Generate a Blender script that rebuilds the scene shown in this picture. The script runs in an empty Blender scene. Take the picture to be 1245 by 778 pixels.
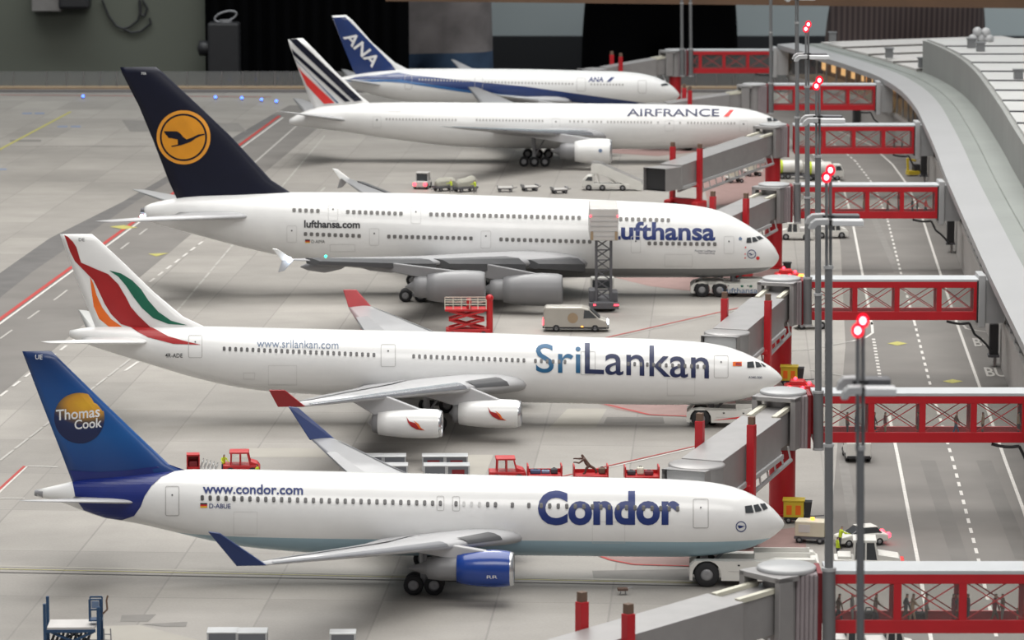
import bpy, bmesh, math, random
from mathutils import Vector, Matrix

# ------------------------------------------------------------------ view
# The place is an HO-scale (1:87) model airport.  All numbers below are in metres of
# the prototype; S turns them into the real metres of the model.
S = 1.0 / 87.0
W, HPX, F = 1245.0, 778.0, 4600.0
TH = math.radians(8.52)
CT, ST = math.cos(TH), math.sin(TH)
HC = 60.2
sc = bpy.context.scene
col = sc.collection
cam_d = bpy.data.cameras.new('camera')
cam = bpy.data.objects.new('camera', cam_d)
col.objects.link(cam)
cam_d.sensor_width = 36.0
cam_d.lens = F / W * 36.0
cam_d.clip_start = 0.05
cam_d.clip_end = 200
cam_d.dof.use_dof = True
cam_d.dof.focus_distance = 3.55
cam_d.dof.aperture_fstop = 36
cam.location = (0, 0, HC * S)
cam.rotation_euler = (math.pi / 2 - TH, 0, 0)
sc.camera = cam
sc.view_settings.view_transform = 'Standard'
sc.view_settings.look = 'None'
sc.view_settings.gamma = 1
sc.view_settings.use_curve_mapping = False
sc.view_settings.exposure = 0.55

world = bpy.data.worlds.new('hall')
sc.world = world
world.use_nodes = True
world.node_tree.nodes['Background'].inputs[0].default_value = (0.93, 0.95, 1.0, 1)
world.node_tree.nodes['Background'].inputs[1].default_value = 0.16


def area(name, loc, size, power, rot=(0, 0, 0), colr=(1, 1, 1), spread=180):
    d = bpy.data.lights.new(name, 'AREA')
    d.shape = 'RECTANGLE'
    d.size, d.size_y = size
    d.energy = power
    d.color = colr
    d.spread = math.radians(spread)
    o = bpy.data.objects.new(name, d)
    col.objects.link(o)
    o.location = loc
    o.rotation_euler = rot
    return o


# long soft ceiling lights of the exhibition hall, over the model
area('ceiling_light_panel', (0.1, 4.6, 2.9), (3.4, 4.6), 72, (math.radians(-6), 0, 0), (1.0, 0.985, 0.95), 125)
area('ceiling_light_strip', (-0.3, 6.4, 2.6), (1.2, 0.5), 10, (math.radians(-25), 0, 0), (1.0, 0.98, 0.95), 120)
area('ceiling_light_front', (0.3, 0.6, 2.6), (3.0, 1.0), 18, (math.radians(48), 0, 0), (1.0, 0.97, 0.93), 130)

area('hall_fill_light', (0.3, 7.5, 2.9), (6.0, 0.6), 60, (math.radians(50), 0, 0), (0.93, 0.98, 1.0), 150)  # added unseen fill light, brightens the visitors and the back wall

# ------------------------------------------------------------------ helpers
def ray(px, py):
    u, v = (px - W / 2) / F, (py - HPX / 2) / F
    return Vector((u, CT - v * ST, -ST - v * CT))


def at(px, py, h=0.0):
    d = ray(px, py)
    t = (HC - h) / -d.z
    return Vector((d.x * t, d.y * t, h))


def mat(name, c, rough=0.5, metal=0.0, emit=0.0, var=0.06, scale=60.0, spec=0.5, coat=0.0):
    m = bpy.data.materials.new(name)
    m.use_nodes = True
    nt = m.node_tree
    b = nt.nodes['Principled BSDF']
    b.inputs['Roughness'].default_value = rough
    b.inputs['Metallic'].default_value = metal
    b.inputs['Specular IOR Level'].default_value = spec
    b.inputs['Coat Weight'].default_value = coat
    if emit:
        b.inputs['Base Color'].default_value = (*c, 1)
        b.inputs['Emission Color'].default_value = (*c, 1)
        b.inputs['Emission Strength'].default_value = emit
        return m
    tc = nt.nodes.new('ShaderNodeTexCoord')
    nz = nt.nodes.new('ShaderNodeTexNoise')
    nz.inputs['Scale'].default_value = scale
    nz.inputs['Detail'].default_value = 3
    rp = nt.nodes.new('ShaderNodeValToRGB')
    rp.color_ramp.elements[0].position = 0.3
    rp.color_ramp.elements[1].position = 0.7
    rp.color_ramp.elements[0].color = (*[max(0, x * (1 - var)) for x in c], 1)
    rp.color_ramp.elements[1].color = (*[min(1, x * (1 + var)) for x in c], 1)
    nt.links.new(tc.outputs['Object'], nz.inputs['Vector'])
    nt.links.new(nz.outputs['Fac'], rp.inputs[0])
    nt.links.new(rp.outputs[0], b.inputs['Base Color'])
    return m


def glass(name, tint=(0.9, 0.92, 0.92), clear=0.82, rough=0.05):
    m = bpy.data.materials.new(name)
    m.use_nodes = True
    nt = m.node_tree
    b = nt.nodes['Principled BSDF']
    b.inputs['Base Color'].default_value = (*tint, 1)
    b.inputs['Roughness'].default_value = rough
    tr = nt.nodes.new('ShaderNodeBsdfTransparent')
    tr.inputs[0].default_value = (*tint, 1)
    mx = nt.nodes.new('ShaderNodeMixShader')
    mx.inputs[0].default_value = clear
    nt.links.new(b.outputs[0], mx.inputs[1])
    nt.links.new(tr.outputs[0], mx.inputs[2])
    nt.links.new(mx.outputs[0], nt.nodes['Material Output'].inputs[0])
    return m


def band_mat(name, base, below, zcut, rough=0.3, coat=0.4):
    """aircraft paint: one colour, another below a waterline (object space)"""
    m = mat(name, base, rough, var=0.02, coat=coat)
    nt = m.node_tree
    b = nt.nodes['Principled BSDF']
    src = b.inputs['Base Color'].links[0].from_socket
    tc = nt.nodes.new('ShaderNodeTexCoord')
    sp = nt.nodes.new('ShaderNodeSeparateXYZ')
    lt = nt.nodes.new('ShaderNodeMath')
    lt.operation = 'LESS_THAN'
    lt.inputs[1].default_value = zcut * S
    mx = nt.nodes.new('ShaderNodeMix')
    mx.data_type = 'RGBA'
    mx.inputs['B'].default_value = (*below, 1)
    nt.links.new(tc.outputs['Object'], sp.inputs[0])
    nt.links.new(sp.outputs['Z'], lt.inputs[0])
    nt.links.new(lt.outputs[0], mx.inputs['Factor'])
    nt.links.new(src, mx.inputs['A'])
    nt.links.new(mx.outputs['Result'], b.inputs['Base Color'])
    return m


def lerp(a, b, t):
    return a + (b - a) * t


class MB:
    """collects shapes (prototype metres, local to the parent) into one mesh object"""

    def __init__(self):
        self.v, self.f, self.mi, self.sm = [], [], [], []
        self.cur, self.smooth = 0, False

    def add(self, vs, fs):
        b = len(self.v)
        self.v += [Vector(v) for v in vs]
        for f in fs:
            self.f.append([b + i for i in f])
            self.mi.append(self.cur)
            self.sm.append(self.smooth)
        return self

    def box(self, c, s, rz=0.0, ry=0.0):
        x, y, z = s[0] / 2, s[1] / 2, s[2] / 2
        M = Matrix.Rotation(rz, 3, 'Z') @ Matrix.Rotation(ry, 3, 'Y')
        vs = [M @ Vector((i * x, j * y, k * z)) + Vector(c) for i in (-1, 1) for j in (-1, 1) for k in (-1, 1)]
        return self.add(vs, [(0, 1, 3, 2), (4, 6, 7, 5), (0, 4, 5, 1), (2, 3, 7, 6), (0, 2, 6, 4), (1, 5, 7, 3)])

    def bar(self, p, q, w, h=None):
        """square bar from p to q"""
        p, q = Vector(p), Vector(q)
        h = h or w
        d = (q - p).normalized()
        up = Vector((0, 0, 1)) if abs(d.z) < 0.95 else Vector((0, 1, 0))
        s = d.cross(up).normalized() * (w / 2)
        u = s.cross(d).normalized() * (h / 2)
        vs = [a + i * s + j * u for a in (p, q) for i, j in ((-1, -1), (1, -1), (1, 1), (-1, 1))]
        return self.add(vs, [(3, 2, 1, 0), (4, 5, 6, 7), (0, 1, 5, 4), (1, 2, 6, 5), (2, 3, 7, 6), (3, 0, 4, 7)])

    def tube(self, p, q, r, r2=None, n=12):
        p, q = Vector(p), Vector(q)
        r2 = r if r2 is None else r2
        d = (q - p).normalized()
        up = Vector((0, 0, 1)) if abs(d.z) < 0.95 else Vector((1, 0, 0))
        s = d.cross(up).normalized()
        u = s.cross(d).normalized()
        vs, fs = [], []
        for a, rr in ((p, r), (q, r2)):
            for i in range(n):
                t = 2 * math.pi * i / n
                vs.append(a + (s * math.cos(t) + u * math.sin(t)) * rr)
        for i in range(n):
            j = (i + 1) % n
            fs.append((i, j, n + j, n + i))
        sm, self.smooth = self.smooth, True
        self.add(vs, fs)
        self.smooth = sm
        self.add(vs[:n], [list(range(n))[::-1]])
        self.add(vs[n:], [list(range(n))])
        return self

    def path(self, pts, r, n=6):
        for a, b in zip(pts, pts[1:]):
            self.tube(a, b, r, r, n)
        return self

    def lathe(self, o, ax, prof, n=24):
        """prof: (distance along ax, radius)"""
        o, ax = Vector(o), Vector(ax).normalized()
        up = Vector((0, 0, 1)) if abs(ax.z) < 0.95 else Vector((1, 0, 0))
        s = ax.cross(up).normalized()
        u = s.cross(ax).normalized()
        vs, fs = [], []
        for d, r in prof:
            for i in range(n):
                t = 2 * math.pi * i / n
                vs.append(o + ax * d + (s * math.cos(t) + u * math.sin(t)) * r)
        for k in range(len(prof) - 1):
            for i in range(n):
                j = (i + 1) % n
                fs.append((k * n + i, k * n + j, (k + 1) * n + j, (k + 1) * n + i))
        sm, self.smooth = self.smooth, True
        self.add(vs, fs)
        self.smooth = sm
        return self

    def ball(self, c, r, n=12, sq=1.0):
        prof = [(-r * sq * math.cos(math.pi * i / 8), max(1e-4, r * math.sin(math.pi * i / 8))) for i in range(9)]
        return self.lathe(c, (0, 0, 1), prof, n)

    def prism(self, pts, y0, y1):
        """polygon in (x, z) extruded along y"""
        n = len(pts)
        vs = [(x, y0, z) for x, z in pts] + [(x, y1, z) for x, z in pts]
        fs = [list(range(n)), list(range(n, 2 * n))[::-1]]
        fs += [((i + 1) % n, i, n + i, n + (i + 1) % n) for i in range(n)]
        return self.add(vs, fs)

    def slab(self, pts, z0, z1):
        """polygon in (x, y) extruded along z"""
        n = len(pts)
        vs = [(x, y, z0) for x, y in pts] + [(x, y, z1) for x, y in pts]
        fs = [list(range(n))[::-1], list(range(n, 2 * n))]
        fs += [(i, (i + 1) % n, n + (i + 1) % n, n + i) for i in range(n)]
        return self.add(vs, fs)

    def loft(self, rings, caps=True):
        n = len(rings[0])
        vs = [p for r in rings for p in r]
        fs = []
        for k in range(len(rings) - 1):
            for i in range(n):
                j = (i + 1) % n
                fs.append((k * n + i, k * n + j, (k + 1) * n + j, (k + 1) * n + i))
        if caps:
            fs.append(list(range(n))[::-1])
            fs.append(list(range((len(rings) - 1) * n, len(rings) * n)))
        return self.add(vs, fs)

    def build(self, name, mats, parent=None, bevel=0.0, fix=True):
        me = bpy.data.meshes.new(name)
        me.from_pydata([v * S for v in self.v], [], self.f)
        if not isinstance(mats, (list, tuple)):
            mats = [mats]
        for m in mats:
            me.materials.append(m)
        me.polygons.foreach_set('material_index', self.mi)
        me.polygons.foreach_set('use_smooth', self.sm)
        if fix:
            bm = bmesh.new()
            bm.from_mesh(me)
            bmesh.ops.recalc_face_normals(bm, faces=bm.faces)
            bm.to_mesh(me)
            bm.free()
        me.update()
        o = bpy.data.objects.new(name, me)
        col.objects.link(o)
        o.parent = parent
        if bevel:
            b = o.modifiers.new('bevel', 'BEVEL')
            b.width = bevel * S
            b.segments = 2
            b.limit_method = 'ANGLE'
        return o


def tag(o, label, cat, group=None, kind=None):
    if label:
        o['label'] = label
    if cat:
        o['category'] = cat
    if group:
        o['group'] = group
    if kind:
        o['kind'] = kind
    return o


def thing(name, label, cat, loc, rz=0.0, group=None):
    o = bpy.data.objects.new(name, None)
    col.objects.link(o)
    o.empty_display_size = 0.01
    o.location = Vector(loc) * S
    o.rotation_euler = (0, 0, rz)
    return tag(o, label, cat, group)


def dup(root, loc, rz, label=None, group=None):
    def cp(o, parent):
        c = o.copy()
        col.objects.link(c)
        c.parent = parent
        for ch in list(o.children):
            cp(ch, c)
        return c
    r = cp(root, None)
    r.location = Vector(loc) * S
    r.rotation_euler = (0, 0, rz)
    if label:
        r['label'] = label
    if group:
        r['group'] = group
    return r


def poly_bm(polys):
    bm = bmesh.new()
    for p in polys:
        bm.faces.new([bm.verts.new((x, y, 0)) for x, y in p])
    bmesh.ops.triangulate(bm, faces=bm.faces)
    return bm


def text_bm(s, bold=0.0, shear=0.0, spacing=1.0):
    c = bpy.data.curves.new('lettering', 'FONT')
    c.body = s
    c.offset = bold
    c.shear = shear
    c.space_character = spacing
    c.resolution_u = 4
    o = bpy.data.objects.new('lettering', c)
    col.objects.link(o)
    dg = bpy.context.evaluated_depsgraph_get()
    dg.update()
    me = bpy.data.meshes.new_from_object(o.evaluated_get(dg))
    bm = bmesh.new()
    bm.from_mesh(me)
    bpy.data.objects.remove(o)
    bpy.data.curves.remove(c)
    bpy.data.meshes.remove(me)
    return bm


def text_box(s, x0, x1, y0, y1, slope=0.0, bold=0.0, shear=0.0, spacing=1.0):
    """lettering whose outline fills the given box (y down)"""
    bm = text_bm(s, bold, shear, spacing)
    xs = [v.co.x for v in bm.verts]
    ys = [v.co.y for v in bm.verts]
    ax, bx, ay, by = min(xs), max(xs), min(ys), max(ys)
    for v in bm.verts:
        x = lerp(x0, x1, (v.co.x - ax) / (bx - ax))
        y = lerp(y1, y0, (v.co.y - ay) / (by - ay)) + slope * (x - (x0 + x1) / 2)
        v.co = (x, y, 0)
    return bm


def slice_bm(bm, dx, dy):
    for ax, st in ((0, dx), (1, dy)):
        vals = [v.co[ax] for v in bm.verts]
        lo, hi = min(vals), max(vals)
        n = int((hi - lo) / st)
        no = Vector((1, 0, 0)) if ax == 0 else Vector((0, 1, 0))
        for k in range(1, n + 1):
            g = bm.verts[:] + bm.edges[:] + bm.faces[:]
            bmesh.ops.bisect_plane(bm, geom=g, plane_co=no * (lo + k * st - 0.3 * st), plane_no=no, dist=1e-6)
    return bm


def bm_part(bm, name, m, parent, fn):
    """map a flat sheet (pixel coordinates of its outline) onto a surface by fn"""
    bm.verts.ensure_lookup_table()
    for v in bm.verts:
        v.co = Vector(fn(v.co.x, v.co.y)) * S
    me = bpy.data.meshes.new(name)
    bm.to_mesh(me)
    bm.free()
    me.materials.append(m)
    o = bpy.data.objects.new(name, me)
    col.objects.link(o)
    o.parent = parent
    return o


def circle(cx, cy, r, n=40):
    return [(cx + r * math.cos(2 * math.pi * i / n), cy + r * math.sin(2 * math.pi * i / n)) for i in range(n)]


def ring_bm(cx, cy, r0, r1, n=40):
    bm = bmesh.new()
    a = [bm.verts.new((x, y, 0)) for x, y in circle(cx, cy, r0, n)]
    b = [bm.verts.new((x, y, 0)) for x, y in circle(cx, cy, r1, n)]
    for i in range(n):
        j = (i + 1) % n
        bm.faces.new((a[i], a[j], b[j], b[i]))
    return bm


def rect_ring(x0, y0, x1, y1, t, r):
    """rounded rectangle outline of line width t"""
    def pts(e):
        out = []
        for cx, cy, a0 in ((x1 - r, y1 - r, 0), (x0 + r, y1 - r, 90), (x0 + r, y0 + r, 180), (x1 - r, y0 + r, 270)):
            for k in range(5):
                a = math.radians(a0 + k * 22.5)
                out.append((cx + (r - e) * math.cos(a), cy + (r - e) * math.sin(a)))
        return out
    bm = bmesh.new()
    A = [bm.verts.new((x, y, 0)) for x, y in pts(0)]
    B = [bm.verts.new((x, y, 0)) for x, y in pts(t)]
    n = len(A)
    for i in range(n):
        j = (i + 1) % n
        bm.faces.new((A[i], A[j], B[j], B[i]))
    return bm


# ------------------------------------------------------------------ materials
M = {}
def mk(k, *a, **kw):
    M[k] = mat(k, *a, **kw)

mk('white_paint', (0.80, 0.80, 0.79), 0.28, var=0.015, coat=0.3)
mk('wing_grey', (0.34, 0.34, 0.35), 0.38, var=0.03, coat=0.2)
mk('wing_white', (0.46, 0.46, 0.47), 0.34, var=0.03, coat=0.2)
mk('wing_panel', (0.22, 0.225, 0.24), 0.45)
mk('slat_dark', (0.075, 0.076, 0.08), 0.5)
mk('bare_metal', (0.62, 0.63, 0.65), 0.25, 0.9)
mk('dark_grey_metal', (0.10, 0.10, 0.11), 0.5)
mk('engine_grey', (0.215, 0.215, 0.222), 0.42, var=0.03)
mk('tyre_black', (0.022, 0.022, 0.024), 0.8)
mk('hub_grey', (0.30, 0.30, 0.31), 0.5, 0.3)
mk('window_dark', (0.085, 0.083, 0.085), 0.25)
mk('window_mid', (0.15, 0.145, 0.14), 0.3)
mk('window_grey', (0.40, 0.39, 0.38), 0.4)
mk('cockpit_glass', (0.05, 0.055, 0.06), 0.12)
mk('door_line', (0.42, 0.41, 0.40), 0.5)
mk('panel_line', (0.62, 0.62, 0.61), 0.5)
mk('condor_blue', (0.008, 0.045, 0.2), 0.34, coat=0.12)
mk('fin_blue', (0.003, 0.062, 0.235), 0.34, coat=0.12)
mk('royal_blue', (0.006, 0.018, 0.16), 0.34, coat=0.12)
mk('engine_blue', (0.006, 0.045, 0.27), 0.25, coat=0.4)
mk('winglet_blue', (0.008, 0.028, 0.13), 0.35)
mk('navy', (0.0035, 0.005, 0.018), 0.4, coat=0.0, spec=0.3)
mk('title_blue', (0.008, 0.026, 0.15), 0.4)
mk('teal_blue', (0.01, 0.105, 0.23), 0.4)
mk('title_navy', (0.01, 0.018, 0.075), 0.4)
mk('grey_blue', (0.13, 0.19, 0.30), 0.4)
mk('logo_orange', (0.72, 0.29, 0.012), 0.4)
mk('logo_orange_rim', (0.80, 0.33, 0.03), 0.4)
mk('peacock_red', (0.36, 0.009, 0.011), 0.4)
mk('peacock_orange', (0.80, 0.15, 0.012), 0.4)
mk('peacock_green', (0.008, 0.13, 0.075), 0.4)
mk('stripe_red', (0.70, 0.035, 0.03), 0.4)
mk('winglet_red', (0.34, 0.014, 0.02), 0.35)
mk('ana_blue', (0.005, 0.03, 0.15), 0.3, coat=0.3)
mk('ana_light_blue', (0.018, 0.12, 0.33), 0.3, coat=0.3)
mk('letter_white', (0.82, 0.82, 0.82), 0.4)
mk('letter_black', (0.03, 0.03, 0.035), 0.5)
mk('flag_black', (0.02, 0.02, 0.02), 0.5)
mk('flag_red', (0.55, 0.02, 0.02), 0.5)
mk('flag_gold', (0.75, 0.42, 0.02), 0.5)
mk('flag_maroon', (0.30, 0.02, 0.03), 0.5)
mk('bridge_grey', (0.325, 0.315, 0.313), 0.4, 0.25, var=0.05)
mk('bridge_dark', (0.20, 0.19, 0.19), 0.5, 0.1)
mk('bridge_light', (0.42, 0.425, 0.43), 0.4, var=0.04)
mk('bellows_grey', (0.30, 0.26, 0.27), 0.7)
mk('cream_plastic', (0.62, 0.60, 0.50), 0.5)
mk('bridge_red', (0.50, 0.012, 0.02), 0.38, var=0.05)
mk('dark_red', (0.20, 0.012, 0.018), 0.6)
mk('red_plastic', (0.50, 0.014, 0.018), 0.4)
mk('rust_brown', (0.16, 0.10, 0.07), 0.7)
mk('roof_white', (0.50, 0.515, 0.53), 0.45, var=0.03)
mk('mast_grey', (0.2, 0.205, 0.21), 0.42, 0.35, var=0.04)
mk('lamp_plate', (0.70, 0.71, 0.72), 0.35, 0.1)
mk('black_plastic', (0.025, 0.025, 0.027), 0.5)
mk('vehicle_white', (0.68, 0.67, 0.63), 0.4, var=0.04)
mk('vehicle_silver', (0.42, 0.40, 0.36), 0.35, 0.3)
mk('vehicle_beige', (0.60, 0.55, 0.43), 0.5)
mk('vehicle_yellow', (0.62, 0.46, 0.03), 0.45)
mk('vehicle_glass', (0.05, 0.055, 0.06), 0.15)
mk('box_grey', (0.55, 0.53, 0.51), 0.5, var=0.05)
mk('aluminium', (0.56, 0.57, 0.58), 0.35, 0.5)
mk('container_side', (0.17, 0.18, 0.20), 0.4, 0.3)
mk('blue_steel', (0.015, 0.055, 0.13), 0.5)
mk('hi_vis', (0.55, 0.68, 0.03), 0.6)
mk('skin', (0.50, 0.29, 0.20), 0.6)
mk('cloth_dark', (0.05, 0.05, 0.06), 0.8)
mk('cloth_brown', (0.13, 0.085, 0.06), 0.8)
mk('cloth_grey', (0.22, 0.21, 0.20), 0.8)
mk('cloth_tan', (0.34, 0.25, 0.16), 0.8)
mk('cloth_wine', (0.16, 0.03, 0.04), 0.8)
mk('cloth_blue', (0.06, 0.09, 0.18), 0.8)
mk('hair_dark', (0.03, 0.022, 0.018), 0.7)
mk('statue_brown', (0.11, 0.065, 0.05), 0.7)
mk('tarp_grey', (0.36, 0.35, 0.30), 0.8)
mk('red_lamp', (1.0, 0.03, 0.05), emit=5.0)
mk('white_lamp', (0.75, 0.86, 1.0), emit=9.0)
mk('blue_lamp', (0.06, 0.16, 1.0), emit=3.2)
mk('green_lamp', (0.02, 1.0, 0.45), emit=5.0)
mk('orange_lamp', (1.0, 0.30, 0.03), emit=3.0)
mk('warm_lamp', (1.0, 0.62, 0.25), emit=2.6)
mk('line_white', (0.58, 0.56, 0.53), 0.7, var=0.12, scale=300)
mk('line_pale', (0.40, 0.385, 0.36), 0.7, var=0.12, scale=300)
mk('line_red', (0.38, 0.035, 0.03), 0.7, var=0.12, scale=300)
mk('line_yellow', (0.40, 0.37, 0.10), 0.7, var=0.12, scale=300)
mk('area_pink', (0.27, 0.175, 0.16), 0.75, var=0.08)
mk('asphalt_dark', (0.118, 0.113, 0.110), 0.8, var=0.14, scale=25)
mk('asphalt_mid', (0.168, 0.157, 0.146), 0.8, var=0.10, scale=12)
mk('concrete_light', (0.34, 0.32, 0.282), 0.75, var=0.06, scale=20)
mk('patch_grey', (0.19, 0.18, 0.168), 0.8, var=0.08)
mk('joint_dark', (0.07, 0.067, 0.064), 0.8)
mk('blue_marking', (0.20, 0.24, 0.33), 0.8)
M['pane'] = glass('pane', (0.97, 0.97, 0.96), 0.96)
M['pane_smoke'] = glass('pane_smoke', (0.85, 0.85, 0.84), 0.9)
mk('lit_warm', (1.0, 0.60, 0.25), emit=0.75)

def shell_mat(name, c, k):
    m = bpy.data.materials.new(name)
    m.use_nodes = True
    nt = m.node_tree
    nt.nodes.remove(nt.nodes['Principled BSDF'])
    em = nt.nodes.new('ShaderNodeEmission')
    em.inputs[0].default_value = (*c, 1)
    em.inputs[1].default_value = k
    tr = nt.nodes.new('ShaderNodeBsdfTransparent')
    tr.inputs[0].default_value = (1, 0.55, 0.6, 1)
    mx = nt.nodes.new('ShaderNodeMixShader')
    mx.inputs[0].default_value = 0.5
    nt.links.new(em.outputs[0], mx.inputs[1])
    nt.links.new(tr.outputs[0], mx.inputs[2])
    nt.links.new(mx.outputs[0], nt.nodes['Material Output'].inputs[0])
    return m


M['red_shell'] = shell_mat('red_shell', (1.0, 0.01, 0.03), 1.6)
mk('red_core', (1.0, 0.45, 0.5), emit=12.0)
mk('asphalt_track', (0.146, 0.137, 0.128), 0.8, var=0.10, scale=18)
M['fence_glass'] = glass('fence_glass', (0.75, 0.76, 0.76), 0.86)

# ------------------------------------------------------------------ setting
def structure(o, label=None):
    o['kind'] = 'structure'
    if label:
        o['label'] = label
    return o


# concrete apron: slabs with their own tone, joints, stains
def apron_mat():
    m = bpy.data.materials.new('apron_concrete')
    m.use_nodes = True
    nt = m.node_tree
    b = nt.nodes['Principled BSDF']
    b.inputs['Roughness'].default_value = 0.62
    b.inputs['Specular IOR Level'].default_value = 0.35
    tc = nt.nodes.new('ShaderNodeTexCoord')
    mp = nt.nodes.new('ShaderNodeMapping')
    mp.inputs['Rotation'].default_value = (0, 0, math.radians(3.3))
    k = 1 / (8.2 * S)
    mp.inputs['Scale'].default_value = (k, k, k)
    nt.links.new(tc.outputs['Object'], mp.inputs[0])
    br = nt.nodes.new('ShaderNodeTexBrick')
    br.offset = 0
    br.inputs['Scale'].default_value = 1
    br.inputs['Brick Width'].default_value = 1
    br.inputs['Row Height'].default_value = 1.9
    br.inputs['Mortar Size'].default_value = 0.012
    br.inputs['Mortar Smooth'].default_value = 0.5
    br.inputs['Color1'].default_value = (0.268, 0.252, 0.232, 1)
    br.inputs['Color2'].default_value = (0.322, 0.303, 0.278, 1)
    br.inputs['Mortar'].default_value = (0.235, 0.221, 0.204, 1)
    nt.links.new(mp.outputs[0], br.inputs['Vector'])
    last = br.outputs['Color']
    for sc_, lo, hi, det in ((0.35, 0.84, 1.10, 4), (2.3, 0.93, 1.05, 5), (40, 0.95, 1.05, 2)):
        n = nt.nodes.new('ShaderNodeTexNoise')
        n.inputs['Scale'].default_value = sc_
        n.inputs['Detail'].default_value = det
        mr = nt.nodes.new('ShaderNodeMapRange')
        mr.inputs['From Min'].default_value = 0.3
        mr.inputs['From Max'].default_value = 0.7
        mr.inputs['To Min'].default_value = lo
        mr.inputs['To Max'].default_value = hi
        mx = nt.nodes.new('ShaderNodeMix')
        mx.data_type = 'RGBA'
        mx.blend_type = 'MULTIPLY'
        mx.inputs['Factor'].default_value = 1
        if sc_ == 0.35:
            m2 = nt.nodes.new('ShaderNodeMapping')
            m2.inputs['Scale'].default_value = (0.45, 1.3, 1)
            nt.links.new(mp.outputs[0], m2.inputs[0])
            nt.links.new(m2.outputs[0], n.inputs['Vector'])
        else:
            nt.links.new(mp.outputs[0], n.inputs['Vector'])
        nt.links.new(n.outputs['Fac'], mr.inputs[0])
        nt.links.new(last, mx.inputs['A'])
        nt.links.new(mr.outputs[0], mx.inputs['B'])
        last = mx.outputs['Result']
    nt.links.new(last, b.inputs['Base Color'])
    return m


GM = [apron_mat()] + [M[k] for k in ('line_white', 'line_pale', 'line_red', 'line_yellow', 'area_pink', 'asphalt_dark', 'asphalt_mid', 'concrete_light', 'patch_grey', 'joint_dark', 'blue_marking', 'asphalt_track')]
GI = {k: i + 1 for i, k in enumerate(('line_white', 'line_pale', 'line_red', 'line_yellow', 'area_pink', 'asphalt_dark', 'asphalt_mid', 'concrete_light', 'patch_grey', 'joint_dark', 'blue_marking', 'asphalt_track'))}
G = MB()
YB = at(600, 113).y
G.slab([(-140, 200), (150, 200), (150, YB + 3), (-140, YB + 3)], -5, 0)


def gpoly(m, pts, z=0.02):
    G.cur = GI[m]
    q = [at(x, y) for x, y in pts]
    for p in q:
        p.z = z
    G.add(q, [list(range(len(q)))])


def gline(m, pts, w=0.3, z=0.04, dash=None):
    G.cur = GI[m]
    q = [at(x, y) for x, y in pts]
    for a, b in zip(q, q[1:]):
        L = (b - a).length
        d = (b - a) / L
        s = Vector((-d.y, d.x, 0)) * (w / 2)
        segs = [(0, L)] if not dash else [(t, min(L, t + dash[0])) for t in [i * (dash[0] + dash[1]) for i in range(int(L / (dash[0] + dash[1])) + 1)]]
        for t0, t1 in segs:
            vs = [a + d * t0 - s, a + d * t0 + s, a + d * t1 + s, a + d * t1 - s]
            for v in vs:
                v.z = z
            G.add(vs, [(0, 3, 2, 1)])


# taxiway band on the left and its lines
gpoly('asphalt_mid', [(-60, 388), (0, 340), (110, 270), (335, 137), (352, 128), (420, 128), (405, 140), (250, 270), (0, 480), (-60, 520)], 0.012)
gpoly('asphalt_dark', [(-60, 372), (0, 332), (60, 290), (150, 245), (330, 140), (345, 139), (165, 245), (40, 330), (0, 362), (-60, 400)], 0.016)
gline('line_red', [(-60, 432), (340, 141)], 0.55)
gline('line_white', [(-58, 436), (344, 143)], 0.3)
gline('line_white', [(0, 482), (250, 291)], 0.3, dash=(3.2, 2.4))
gline('line_pale', [(0, 560), (180, 420), (395, 165)], 0.25, dash=(5, 0.6))
gline('line_pale', [(290, 215), (362, 152)], 0.3)
gline('line_pale', [(0, 412), (70, 362), (200, 262)], 0.25, dash=(6, 8))
gline('line_yellow', [(-40, 203), (86, 136)], 0.5)
gline('line_red', [(-20, 613), (30, 567)], 0.3)
gline('line_white', [(-16, 613), (33, 567), (70, 568)], 0.22)
gline('line_white', [(0, 606), (30, 606)], 0.2)
gline('line_white', [(152, 451), (168, 440)], 0.3)
gline('line_pale', [(390, 233), (395, 228)], 0.3)
gline('line_red', [(0, 115.5), (330, 118)], 0.5)
for x_, y_ in ((33, 138), (48, 138), (76, 154), (92, 154), (2, 206)):
    gpoly('blue_marking', [(x_ - 6, y_ - 1), (x_ + 6, y_ - 1), (x_ + 6, y_ + 1), (x_ - 6, y_ + 1)], 0.03)
gpoly('patch_grey', [(148, 146), (290, 150), (300, 160), (158, 160)], 0.018)
gpoly('patch_grey', [(12, 170), (50, 170), (50, 172.5), (12, 172.5)], 0.02)
gline('joint_dark', [(12, 178), (190, 178)], 0.35, 0.02)
gpoly('line_yellow', [(133, 276), (150, 274), (168, 277), (150, 279)], 0.05)
gpoly('line_yellow', [(180, 309), (205, 308), (190, 312)], 0.05)
# slabs of lighter and darker concrete
gpoly('concrete_light', [(286, 556), (398, 556), (420, 545), (300, 545)], 0.014)
gpoly('concrete_light', [(690, 497), (738, 497), (724, 520), (668, 520)], 0.014)
gpoly('concrete_light', [(560, 553), (600, 553), (590, 577), (545, 577)], 0.014)
gpoly('concrete_light', [(90, 762), (170, 760), (240, 778), (250, 800), (80, 800)], 0.014)
gpoly('patch_grey', [(738, 507), (806, 507), (808, 515), (734, 515)], 0.018)
gpoly('patch_grey', [(148, 748), (190, 747), (180, 756), (146, 756)], 0.018)
gpoly('patch_grey', [(172, 759), (228, 756), (226, 762), (200, 762)], 0.018)
gpoly('patch_grey', [(720, 694), (836, 692), (838, 706), (722, 706)], 0.018)
# drain line across the stand
gline('concrete_light', [(-60, 687), (0, 688.5), (850, 707)], 0.5, 0.02)
gline('line_yellow', [(-60, 690.5), (0, 692), (850, 709)], 0.14, 0.03)
gline('joint_dark', [(-60, 694.5), (0, 696), (850, 712.5)], 0.30, 0.02)
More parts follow.
